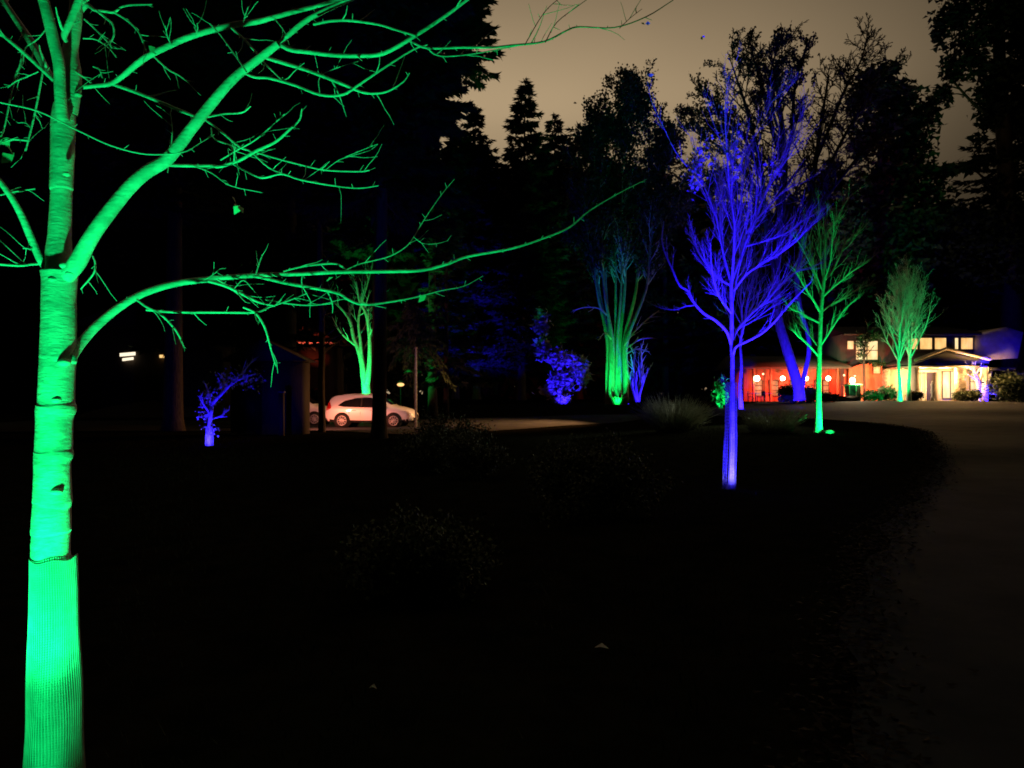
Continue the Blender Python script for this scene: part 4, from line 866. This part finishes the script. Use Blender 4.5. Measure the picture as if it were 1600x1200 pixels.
# two-storey body
build('wall', bx(1334, 1553, 519, gy, 66.4, 74), M['wall_dark'], lo, smoothed=False)
build('roof', MB().add([(X(1328),65.2,Z(519)),(X(1562),65.2,Z(519)),(X(1562),76,Z(519)),(X(1328),76,Z(519)),(X(1340),70.5,Z(500)),(X(1550),70.5,Z(500))], [(0,1,5,4),(2,3,4,5)]).add([(X(1328),65.2,Z(519)),(X(1328),76,Z(519)),(X(1340),70.5,Z(500)),(X(1562),65.2,Z(519)),(X(1562),76,Z(519)),(X(1550),70.5,Z(500))], [(0,2,1),(3,4,5)]), M['roof'], lo, smoothed=False)
build('fascia', bx(1328, 1562, 519.3, 522, 65.15, 65.3), M['frame'], lo, smoothed=False)
def window(px0, px1, py0, py1, y, mat, nv=1, nh=1, fr=.07):
    a_, b__, c_, d_ = X(px0), X(px1), Z(py1), Z(py0); mb = MB()
    w_ = build('window', MB().box(a_-fr, b__+fr, y-.05, y+.02, d_, d_+fr).box(a_-fr, b__+fr, y-.05, y+.02, c_-fr, c_).box(a_-fr, a_, y-.05, y+.02, c_, d_).box(b__, b__+fr, y-.05, y+.02, c_, d_), M['frame'], lo, smoothed=False)
    for i in range(1, nv): q = a_+(b__-a_)*i/nv; mb.box(q-.035, q+.035, y-.06, y-.012, c_, d_)
    for i in range(1, nh): q = c_+(d_-c_)*i/nh; mb.box(a_, b__, y-.058, y-.014, q-.03, q+.03)
    build('pane', MB().box(a_, b__, y-.01, y+.03, c_, d_), mat, w_, smoothed=False)
    if nv > 1 or nh > 1: build('glazing_bar', mb, M['frame'], w_, smoothed=False)
    return w_
yy = 66.34
window(1440.5, 1456.5, 526, 543, yy, M['win_warm']); window(1460.5, 1480, 525, 543, yy, M['win_warm']); window(1484.5, 1503, 525, 543, yy, M['win_warm'])
window(1517, 1522.5, 525, 543, yy, M['win_pale']); window(1527, 1546, 525, 543, yy, M['win_warm'])
window(1357, 1392, 530, 560, yy, M['win_pale'], 2, 2); window(1343, 1353, 530, 543, yy, M['win_pale'])
# projecting blue gable at the right end
gb = MB().add([(X(1548),64.6,Z(562)),(X(1585),63.6,Z(560)),(X(1594),63.6,Z(520)),(X(1572),64.0,Z(511)),(X(1548),64.6,Z(519)),
               (X(1548),68,Z(562)),(X(1585),68,Z(560)),(X(1594),68,Z(520)),(X(1572),68,Z(511)),(X(1548),68,Z(519))], [(0,1,6,5),(1,2,7,6),(2,3,8,7),(3,4,9,8),(4,0,5,9)]); gb.Fc.append(np.array([[0,4,3,2,1]])); gb.Fc.append(np.array([[5,6,7,8,9]]))
build('gable', gb, M['wall_pale'], lo, smoothed=False)
# red gable in the middle
rg_ = MB().prism([(X(1336), Z(gy)), (X(1391), Z(gy)), (X(1391), Z(571)), (X(1374), Z(567)), (X(1357), Z(568)), (X(1338), Z(575))], 65.4, 66.3)
build('wall', rg_, M['red_wall'], lo, smoothed=False)
window(1376, 1387, 572, 583, 65.3, M['win_warm'], 1, 1)
build('stone_pillar', bx(1391, 1399, 576, gy, 64.9, 66.2), M['stone'], lo, smoothed=False)
# porch
build('porch_roof', MB().add([(X(1398),61.0,Z(569)),(X(1446),61.0,Z(551)),(X(1511),61.0,Z(567)),(X(1511),61.0,Z(570)),(X(1446),61.0,Z(554)),(X(1398),61.0,Z(572)),
   (X(1398),66.3,Z(569)),(X(1446),66.3,Z(551)),(X(1511),66.3,Z(567)),(X(1511),66.3,Z(570)),(X(1446),66.3,Z(554)),(X(1398),66.3,Z(572))],
   [(0,1,7,6),(1,2,8,7),(4,5,11,10),(3,4,10,9),(0,5,4,1),(1,4,3,2),(2,3,9,8),(0,6,11,5)]), M['roof'], lo, smoothed=False)
for (xa, za, xb, zb) in ((1446, 548.2, 1511, 564.2), (1446, 548.2, 1399, 566)):
    build('barge_board', MB().tubes([(np.array([(X(xa), 60.93, Z(za)), (X(xb), 60.93, Z(zb))]), np.array([.14, .14]))], 4), M['timber_pale'], lo, smoothed=False)
build('porch_ceiling', bx(1400, 1509, 573.5, 575.5, 61.1, 66.3), M['wall_pale'], lo, smoothed=False)
build('wall', bx(1399.5, 1438, 576, gy, 65.6, 66.35), M['wall_pale'], lo, smoothed=False)
build('wall', bx(1484, 1552, 576, gy, 65.6, 66.36), M['wall_pale'], lo, smoothed=False)
build('wall', bx(1438, 1484, 576, 581, 65.7, 66.34), M['wall_pale'], lo, smoothed=False)
M['door'] = mat_noise('brown_door', (.20,.12,.08), (.30,.19,.13), 3, .5, .15, 4, (4,4,.4))
dr = build('door', bx(1440, 1452.5, 582, gy, 66.2, 66.3), M['door'], lo, smoothed=False); build('handle', bx(1450.3, 1450.9, 604, 609, 66.12, 66.2), M['alloy'], dr, smoothed=False)
build('door_glass', bx(1454, 1468, 582, gy-4, 66.25, 66.33), M['win_warm'], lo, smoothed=False)
for a_, b__ in ((1438.4, 1440), (1452.6, 1454), (1460.6, 1461.6), (1468, 1469)): build('door_frame', bx(a_, b__, 581, gy, 66.1, 66.36), M['timber_pale'], lo, smoothed=False)
for px in (1404, 1474, 1510): build('stone_pillar', bx(px-4.5 if px != 1510 else px-1.5, px+4.5 if px != 1510 else px+1.5, 575.6, gy, 61.2, 62.0), M['stone'] if px == 1474 else M['timber_pale'], lo, smoothed=False)
window(1488.5, 1513, 580, 622, 65.5, M['win_pale'], 2, 1); window(1533, 1550, 583, 622, 65.52, M['win_warm'], 1, 3)
build('lean_to_wall', MB().prism([(X(1553.2), Z(gy)), (X(1563), Z(gy)), (X(1573), Z(579)), (X(1553.2), Z(579))], 65.9, 70), M['wall_dark'], lo, smoothed=False)
build('bay_window', MB().prism([(X(1554.5), Z(619)), (X(1559), Z(619)), (X(1570), Z(583)), (X(1554.5), Z(583))], 65.8, 65.95), M['win_warm'], lo, smoothed=False)
build('verandah_roof', MB().box(X(1513), X(1577), 63.2, 66.3, Z(578.5), Z(574.5)), M['roof'], lo, smoothed=False)
# wing front details
for px in (1184, 1211.5, 1246, 1286, 1317): build('post', bx(px-1.3, px+1.3, 575, gy, 65.0, 65.25), M['red_wall'], lo, smoothed=False)
for px0, px1 in ((1194, 1206), (1218, 1232), (1252, 1262), (1292, 1300), (1305, 1314)): window(px0, px1, 594, 618, 66.52, M['win_dim'] if 'win_dim' in M else M.setdefault('win_dim', mat_emit('window_dim', (.30,.10,.035), 1.0, (.55,.24,.08), 1.5)), 1, 3)
M['globe'] = mat_emit('globe_lamp', (1.0,.78,.48), 26)
for px, r_ in ((1187, .25), (1228, .20), (1265, .19), (1300, .20)):
    a_ = build('wall_lamp', MB().tubes([(np.array([(X(px), 64.75, Z(575.5)), (X(px), 64.75, Z(587.5))]), np.array([.02,.02]))], 6), M['trim'], lo); build('globe', MB().sphere((X(px), 64.75, Z(591)), r_, 12, 8), M['globe'], a_)
M['globe_s'] = mat_emit('small_bulb', (1.0,.45,.22), 4)
for px, py in ((1197, 584), (1284, 589), (1325, 586), (1342, 587)):
    a_ = build('string_lamp', MB().box(X(px)-.05, X(px)+.05, 64.7, 64.8, Z(py-2.6), Z(py-1.6)), M['trim'], lo, smoothed=False); build('bulb', MB().sphere((X(px), 64.75, Z(py)), .09, 8, 6), M['globe_s'], a_)
# lantern over round table/wellhead beside the wing
x_, y_ = X(1332), 61.5; kk = y_/Dm; x_ = (1332-800)/F*y_; z0 = terz(x_, y_); zd = EYE+(HY-601)/F*y_
kt = empty('lantern_kiosk', (x_, y_, z0), 'round dark kiosk with a white disc top and a blazing lantern on it', 'kiosk')
def cyl(x, y, z0, z1, r, n=28): return MB().tubes([(np.array([(x,y,z0),(x,y,z0+.001),(x,y,z1-.001),(x,y,z1)]), np.array([.001, r, r, .001]))], n)
build('drum', cyl(x_, y_, z0, zd-.08, .62), M['wall_dark'], kt); build('table_top', cyl(x_, y_, zd-.08, zd+.04, .80), M['fascia'], kt)
build('lantern', MB().sphere((x_, y_, zd+.34), .2, 14, 10, 1.25), M['globe'], kt); build('lantern_base', cyl(x_, y_, zd+.04, zd+.12, .12), M['trim'], kt)
for k in range(8): a_ = k*math.pi/4; build('rib', MB().tubes([(np.array([(x_+.65*math.cos(a_), y_+.65*math.sin(a_), z0), (x_+.65*math.cos(a_), y_+.65*math.sin(a_), zd-.08)]), np.array([.03,.03]))], 6), M['timber_pale'], kt)
b = place(1322, 60); pl = empty('planter', tuple(b), 'long black planter box at the foot of the round kiosk', 'planter')
build('trough', MB().box(b[0]-.95, b[0]+.95, 59.7, 60.3, b[2]-.05, b[2]+.42), M['trim'], pl, smoothed=False); build('rim', MB().box(b[0]-1.0, b[0]+1.0, 59.65, 60.35, b[2]+.42, b[2]+.47), M['trim'], pl, smoothed=False)
# patio furniture before the wing
def table_set(px, D_, label):
    b = place(px, D_); t = empty('patio_table', tuple(b), label, 'table', 'patio tables before the red wing')
    build('table_top', cyl(b[0], b[1], b[2]+.70, b[2]+.75, .55), M['wall_pale'], t); build('stem', cyl(b[0], b[1], b[2]+.03, b[2]+.70, .05, 10), M['trim'], t); build('foot', cyl(b[0], b[1], b[2], b[2]+.03, .3, 20), M['trim'], t)
    return t
table_set(1180, 62, 'round patio table at the left end of the red wing'); table_set(1203, 61.5, 'round patio table under the leftmost wall globes, second from the left')
def chair(px, D_, rz, label):
    b = place(px, D_); o = empty('patio_chair', tuple(b), label, 'chair', 'patio chairs before the red wing', rz)
    build('seat', MB().box(-.24,.24,-.24,.24,.42,.46), M['trim'], o, smoothed=False, local=True); build('backrest', MB().box(-.24,.24,.2,.24,.5,.92), M['trim'], o, smoothed=False, local=True)
    for sx in (-.21, .21):
        for sy in (-.21, .21): build('leg', MB().box(sx-.02, sx+.02, sy-.02, sy+.02, 0, .42 if sy < 0 else .5), M['trim'], o, smoothed=False, local=True)
chair(1173, 61.6, 1.2, 'dark patio chair left of the leftmost patio table'); chair(1189, 61.8, -1.3, 'dark patio chair between the two patio tables'); chair(1213, 61.6, -1.6, 'dark patio chair right of the second patio table')
b = place(1225, 60.5); ur = empty('urn', tuple(b), 'squat pot glowing red on the patio edge, left of the blue leaning trunk', 'pot')
build('bowl', MB().tubes([(np.array([b+[0,0,z] for z in (0, .02, .12, .3, .42, .46, .44)]), np.array([.001, .34, .46, .5, .44, .48, .02]))], 20), M['wall_pale'], ur)
build('shrub', clumps([(b+[0,0,1.0], .42, .42, .5)], 500, .12, 4), M['leaf_dark'], ur, smoothed=False)
M['shell'] = mat_noise('sail_fabric', (.3,.3,.3), (.4,.4,.4), 6, .7, .1, 3)
# statue-like pale figure by the door: a potted ornament
b = place(1457, 60.2); orn = empty('garden_ornament', tuple(b), 'pale slender ornament standing beside the glazed door', 'ornament')
build('pedestal', MB().tubes([(np.array([b+[0,0,z] for z in (0, .01, .1, .2, .6, .7, .72)]), np.array([.001, .2, .2, .12, .1, .18, .001]))], 14), M['fascia'], orn)
build('figure', MB().tubes([(np.array([b+[0,0,z] for z in (.72, .85, 1.1, 1.35, 1.45, 1.55, 1.66)]), np.array([.1, .14, .1, .15, .06, .09, .01]))], 12, 3), M['fascia'], orn)
# shrubs around the lodge
def shrub(name, px, D_, rx, h, n, s, seed, label, mat='leaf_dark', cat='shrub', group=None, lumps=6):
    b = place(px, D_); random.seed(seed); cl = [(b+[0,0,h*.45], rx*.8, rx*.7, h*.42)]
    for k in range(lumps): a_ = k*6.283/lumps+random.random(); cl.append((b+np.array([rx*.55*math.cos(a_), rx*.5*math.sin(a_), h*random.uniform(.35, .72)]), rx*.42, rx*.4, h*.3))
    o = empty(name, tuple(b), label, cat, group); st = []
    for k in range(9): a_ = random.random()*6.28; st.append(limb(b, (math.cos(a_), math.sin(a_), 1.6), h*.8, .02*max(1, rx), .006, 5, .05))
    build('stems', MB().tubes(st, 5), M['bark_dark'], o); build('foliage', clumps(cl, n, s, seed, elong=1.2), M[mat], o, smoothed=False); return o
SG = 'clipped shrubs along the lodge front'
shrub('shrub', 1240, 57, 1.1, 1.5, 2600, .16, 1, 'rounded dark shrub at the foot of the blue leaning trunk', group=SG)
shrub('shrub', 1262, 58, 1.0, 1.3, 2200, .16, 2, 'green-brown shrub left of the slim green tree', 'leaf_mid', group=SG)
shrub('shrub', 1296, 58, .8, .8, 1500, .14, 3, 'low dark shrub just right of the slim green tree', group=SG)
shrub('shrub', 1366, 60, 1.2, 1.0, 2200, .15, 4, 'wide dark shrub under the red gable', group=SG)
shrub('shrub', 1386, 61, .8, 1.3, 1500, .15, 5, 'upright yellow-green shrub between the red gable and the stone pillar', 'leaf_mid', group=SG)
shrub('shrub', 1429, 59.5, .7, .8, 1500, .13, 6, 'low dark shrub right of the paired green trees', group=SG)
shrub('shrub', 1504, 61, .8, 1.0, 1500, .13, 7, 'yellow-green shrub under the tall pale windows', 'leaf_mid', group=SG)
shrub('shrub', 1519, 61, .8, 1.0, 1500, .13, 8, 'yellow-green shrub left of the little blue tree by the lodge', 'leaf_mid', group=SG)
shrub('shrub', 1580, 60, 1.9, 2.6, 4200, .2, 9, 'big dark shrub at the right end of the lodge', 'leaf_mid', group=SG)
shrub('shrub', 1600, 56, 1.4, 1.6, 2600, .18, 10, 'dark shrub cut by the right edge of the drive', group=SG)
shrub('glowing_shrub', 1126, 48, .55, 2.3, 700, .2, 11, 'narrow leafy shrub lit green just left of the netted blue trunk', 'leaf_mid')
# little blue tree by the lodge
b = place(1531, 62); D = 62; tk = [tr(D, [(1533,629,7),(1531,612,7),(1528,598,7),(1524,584,5),(1520,570,3),(1517,556,2)]), tr(D, [(1532,620,4),(1536,604,3.4),(1541,590,2.4),(1546,578,1.6)])]; cr_ = []; random.seed(6)
for q in tk:
    for s in sprout(cr_, q, 8, .4, (25, 55), .4, .1, .6, 5, .1): sprout(cr_, s, 4, .5, (20, 45), .2, .1, .6, 4, .1)
add_tree('young_tree', 'little bare tree glowing blue-violet in front of the right hand windows', 'tree', b, tk, cr_, M['bark_smooth'], M['bark_twig'], sides=(8, 4))
# bush partly hiding the gridded window
b = place(1352, 63.2); cr_ = []; random.seed(16); tk = [tr(63.2, [(1352,630,5),(1350,590,4),(1350,560,3.4),(1352,530,2.4),(1356,505,1.4)])]
for s in sprout(cr_, tk[0], 22, .25, (35, 70), .4, .06, .5, 5, .1): sprout(cr_, s, 5, .5, (20, 45), .2, .1, .6, 4, .1)
add_tree('thin_tree', 'thin leafy tree silhouetted against the gridded upper window', 'tree', b, tk, cr_, M['bark_dark'], M['bark_dark'], clumps([(P(1347,535,63), .55,.5,.6), (P(1360,527,63), .7,.4,.35), (P(1346,552,63), .3,.3,.5), (P(1372,524,63), .9,.4,.3), (P(1372,568,63), .7,.4,.22)], 900, .16, 6), M['leaf_dark'], sides=(7, 4))

# ================= bed plants near the camera =================
def grass_clump(px, D_, n, h, spread, label, mat='leaf_mid', seed=1, w=.006):
    b = place(px, D_); random.seed(seed); L = []
    for k in range(n):
        a_ = random.random()*6.28; r_ = random.random()**.5*spread*.35; p0 = b+np.array([r_*math.cos(a_), r_*math.sin(a_), -.02]); q = random.uniform(.15, .8)
        L.append(limb(p0, (q*math.cos(a_), q*math.sin(a_), 1), h*random.uniform(.5, 1.15), w, w*.3, 5, -.14, .06))
    o = empty('ornamental_grass', tuple(b), label, 'grass clump', 'plants in the dark bed'); build('blades', MB().tubes(L, 3), M[mat], o); return o
grass_clump(1050, 26, 900, 1.35, 1.5, 'feathery ornamental grass left of the netted blue tree', seed=2, w=.010, mat='leaf_lit')
grass_clump(1072, 27.5, 400, 1.1, 1.0, 'smaller grass tuft touching the left side of the netted blue tree trunk', seed=12, w=.010, mat='leaf_lit')
grass_clump(1205, 24, 900, .75, 1.7, 'wide low grass clump tinged green between the blue and the slim green tree', seed=3, w=.009, mat='leaf_lit')
def twiggy(px, D_, R__, h, n, label, seed, leafy=900, s=.05, mat='leaf_mid'):
    b = place(px, D_); random.seed(seed); L = []; tips = []
    for k in range(n):
        a_ = random.random()*6.28; q = random.uniform(.2, 1.0)*R__/h*1.2
        l_ = limb(b, (q*math.cos(a_), q*math.sin(a_), 1), h*random.uniform(.7, 1.15), .008, .0025, 6, -.05, .1); L.append(l_)
        for s_ in sprout(L, l_, 5, .4, (25, 60), .3, .0, .6, 4, .1): tips += [s_[0][-1], s_[0][-2], s_[0][1]]
    random.shuffle(tips); o = empty('shrub', tuple(b), label, 'shrub', 'plants in the dark bed'); build('stems', MB().tubes(L, 4), M['bark_dark'], o)
    build('foliage', leaves_at(tips, s*1.1, seed, 10, s*1.5), M[mat], o, smoothed=False); return o
twiggy(700, 16.5, 1.2, 1.05, 70, 'loose twiggy shrub below the car, in the bed', 5)
twiggy(745, 14, .7, .75, 50, 'small silvery shrub in the middle of the bed', 6, s=.045)
twiggy(660, 15, 1.0, .8, 50, 'low shrub left of the loose twiggy one', 9)
twiggy(930, 9.5, 1.0, .95, 80, 'broad rounded shrub in the centre foreground of the bed', 7, s=.045)
twiggy(660, 5.9, .75, .62, 80, 'nearest low mounded shrub in the foreground bed', 8, s=.04)
for px, py, lab in ((940, 1021, 'pale fallen leaf on the dark foreground ground'), (583, 1085, 'tiny pale fallen leaf nearest the camera, lower centre')):
    Dl = F*EYE/(py-HY); b = np.array([(px-800)/F*Dl, Dl, terz((px-800)/F*Dl, Dl)+.03]); s_ = .045 if px > 900 else .022
    V = [(b[0]-s_, b[1], b[2]), (b[0]-.2*s_, b[1]-.5*s_, b[2]+.012), (b[0]+s_, b[1]-.2*s_, b[2]-.004), (b[0]+.1*s_, b[1]+.6*s_, b[2]+.02), (b[0], b[1], b[2]+.004)]
    build('fallen_leaf', MB().add(V, [(0,1,4),(1,2,4),(2,3,4),(3,0,4)]), M['leaf_pale'], None, smoothed=False, label=lab, category='leaf', group='fallen leaves')
# grass
rg = np.random.default_rng(5); N = 26000; r_ = 1.2+rg.random(N)**.6*30; a_ = rg.uniform(.85, 2.5, N); gx = r_*np.cos(a_); gyy = r_*np.sin(a_)
inn = np.array(resample(inner[1:8], 80)); lim = np.interp(gyy, inn[:, 1], inn[:, 0]); keep = gx < lim-.15; gx, gyy = gx[keep], gyy[keep]
Cg = np.stack([gx, gyy, ter(gx, gyy)], 1); N = len(gx); Ag = np.stack([rg.normal(0, .35, N), rg.normal(0, .35, N), np.ones(N)], 1)*rg.uniform(.03, .09, N)[:, None]; Bg = np.stack([np.cos(a_[keep]*7), np.sin(a_[keep]*7), 0*gx], 1)*.004
build('grass', MB().tris(Cg, Ag, Bg), M['grass'], None, smoothed=False, kind='stuff', label='short sparse grass of the dark bed', category='grass')

# leaf litter along the edge of the bed
rg = np.random.default_rng(15); N = 9000; E = np.array(resample(inner[1:8], 400)); k = rg.integers(0, 400, N); px_ = E[k]+rg.normal(0, .16, (N, 2))
Cl = np.stack([px_[:, 0], px_[:, 1], ter(px_[:, 0], px_[:, 1])+.045+.01*rg.random(N)], 1); A = rg.normal(0, 1, (N, 3)); A[:, 2] *= .25; A /= np.linalg.norm(A, axis=1, keepdims=True); Bv = np.cross(A, np.array([0,0,1.])+rg.normal(0, .2, (N, 3)))
build('leaf_litter', MB().tris(Cl, A*rg.uniform(.03, .07, (N, 1)), Bv*.018), mat_noise('dead_leaves', (.008,.006,.004), (.03,.022,.014), 9, .9, 0, 3, spec=.05), None, smoothed=False, kind='stuff', label='dead leaves strewn along the edge of the drive', category='leaf litter')
# ================= lamps =================
def up(name, px, D_, dx, dy, zt, color, power, cone=70, blend=.8, size=.06, linear=False, z0=.08, tx=0, sx=1):
    b = place(px, D_); return spot(name, (b[0]+dx, b[1]-dy, b[2]+z0), (b[0]+tx, b[1], b[2]+zt), color, power, cone, blend, size, linear, sx)
# near tree: ground spotlight for the crown, plus a slit spot added for the sleeve
spot('spotlight', (-1.60, 1.88, .10), (-1.70, 2.84, 1.75), GREEN, 760, 88, .4, .05)
spot('spotlight', (-1.58, 1.78, .10), (-1.87, 3.0, .55), GREEN, 170, 50, .5, .05, False, .28)
def upl(px, D_, dx, dy, color, power, cone=102, blend=.3, tilt=.98, z0=.08, sx=1):
    up('spotlight', px, D_, dx, dy, z0+dy*tilt, color, power, cone, blend, .05, False, z0, 0, sx)
upl(1140, 12.3, .2, 1.6, BLUE, 2200, 94, .5, sx=.55)
up('spotlight', 1140, 12.3, .12, .55, .6, (.20,.17,1.0), 110, 90, .6, .03)  # extra spot added for the pale glare at the trunk foot
up('spotlight', 1140, 12.3, .5, 2.6, 4.9, BLUE, 6500, 54, .8, sx=.62)  # second spot added to brighten the crown
upl(1158, 46, -.3, 2.0, BLUE, 5000, sx=.26)
upl(1278, 24, .4, 1.8, GREEN2, 1900, sx=.30)
upl(1413, 56, 0, 2.2, GREEN, 4400, sx=.45)
upl(963, 60, -.3, 3.0, GREEN2, 5400, 96, .8, tilt=.8, sx=.42)
upl(996, 59, .8, 1.6, BLUE, 3200, 100, sx=.26)
upl(880, 58, -.2, 2.6, BLUE, 3600, sx=.45)
upl(574, 46, -.8, 2.2, GREEN2, 4600, sx=.36)
upl(327, 23.5, .2, .8, BLUE, 520)
up('spotlight', 327, 23.5, .1, .4, .35, (.2,.17,1.0), 20, 90)
upl(1243, 52, -.5, 3.2, BLUE, 10000, 104, .5, sx=.4)
upl(1126, 48, 0, 1.5, GREEN, 1000, sx=.35)
upl(1531, 62, 0, 1.6, BLUE, 1500)
# coloured floods into the woods
spot('floodlight', (X(1560), 55, 1.2), (X(1566), 64, 6.0), BLUE, 2800, 50, .8, .1)
spot('floodlight', (-4.0, 62, .6), (-3.0, 80, 13), BLUE, 60000, 60, 1, .2)
spot('floodlight', (24, 73.5, 1.5), (27, 78, 13), BLUE, 3000, 90, 1, .2)
spot('floodlight', (-10.2, 27.2, .1), (-10.4, 30.0, 1.9), BLUE, 22, 40, .7, .1)
spot('floodlight', (-5.2, 40.5, .1), (-5.5, 42.2, 4.2), GREEN, 90, 50, 1, .1)
spot('floodlight', (-5.5, 44.5, .1), (-4.2, 48.0, 12.0), GREEN, 100, 40, 1, .1)
spot('floodlight', (X(1505), 60.0, 3.9), (X(1508), 66.3, 6.2), BLUE, 1100, 62, 1, .1)
spot('floodlight', (X(1338), 60.5, 1.2), (X(1340), 66.3, 6.0), BLUE, 1100, 46, 1, .1)
# red lights
spot('floodlight', (-10.4, 33.0, 1.9), (-7.6, 38.6, .7), (1.0,.30,.22), 850, 95, .5, .15)
spot('floodlight', (-10.2, 33.4, 2.3), (-8.7, 36.0, 0), (1.0,.22,.10), 2600, 60, .8, .15)  # extra spot added to redden the dark asphalt by the car
spot('floodlight', (-15.2, 53.2, 1.6), (-14.8, 56, 5.3), (1.0,.12,.06), 2600, 46, .8, .1)
spot('floodlight', (X(1215), 60.5, 1.1), (X(1215), 66.6, 2.6), RED, 6500, 110, .8, .15)
spot('floodlight', (X(1290), 61.0, 1.1), (X(1290), 66.6, 2.6), RED, 5600, 100, .8, .15)
spot('floodlight', (X(1362), 61.8, 1.2), (X(1362), 65.4, 3.4), RED, 5000, 90, .8, .15)
# porch lamps and lantern light
def pt_(loc, color, power, size=.12):
    l = bpy.data.lights.new('porch_light', 'POINT'); l.color = color; l.energy = power; l.shadow_soft_size = size; o = bpy.data.objects.new('porch_light', l); COL.objects.link(o); o.location = loc
pt_((X(1425), 62.6, Z(580)), WARM, 1900); pt_((X(1462), 62.6, Z(580)), WARM, 1900); pt_((X(1495), 62.4, Z(581)), WARM, 1300)
pt_((X(1482), 60.2, Z(577)), WARM, 420)  # unseen lamp added to light the barge boards from below
pt_(((1332-800)/F*61.5, 60.9, zd+.55), (1.0,.74,.42), 1500)
# unseen lights added to warm the far drive and lift the car and grass
spot('fill_light', (4.2, 40.0, 4.6), (-.5, 38.5, 0), (1.0,.42,.13), 7500, 100, .8, .2)
spot('fill_light', (-1.5, 33.0, 4.5), (-5.5, 38.0, 0), (1.0,.85,.7), 260, 60, .6, .2)
spot('fill_light', (12.0, 31.0, 4.5), (6.8, 26.0, .4), (.9,1.0,.75), 1700, 70, .8, .2)
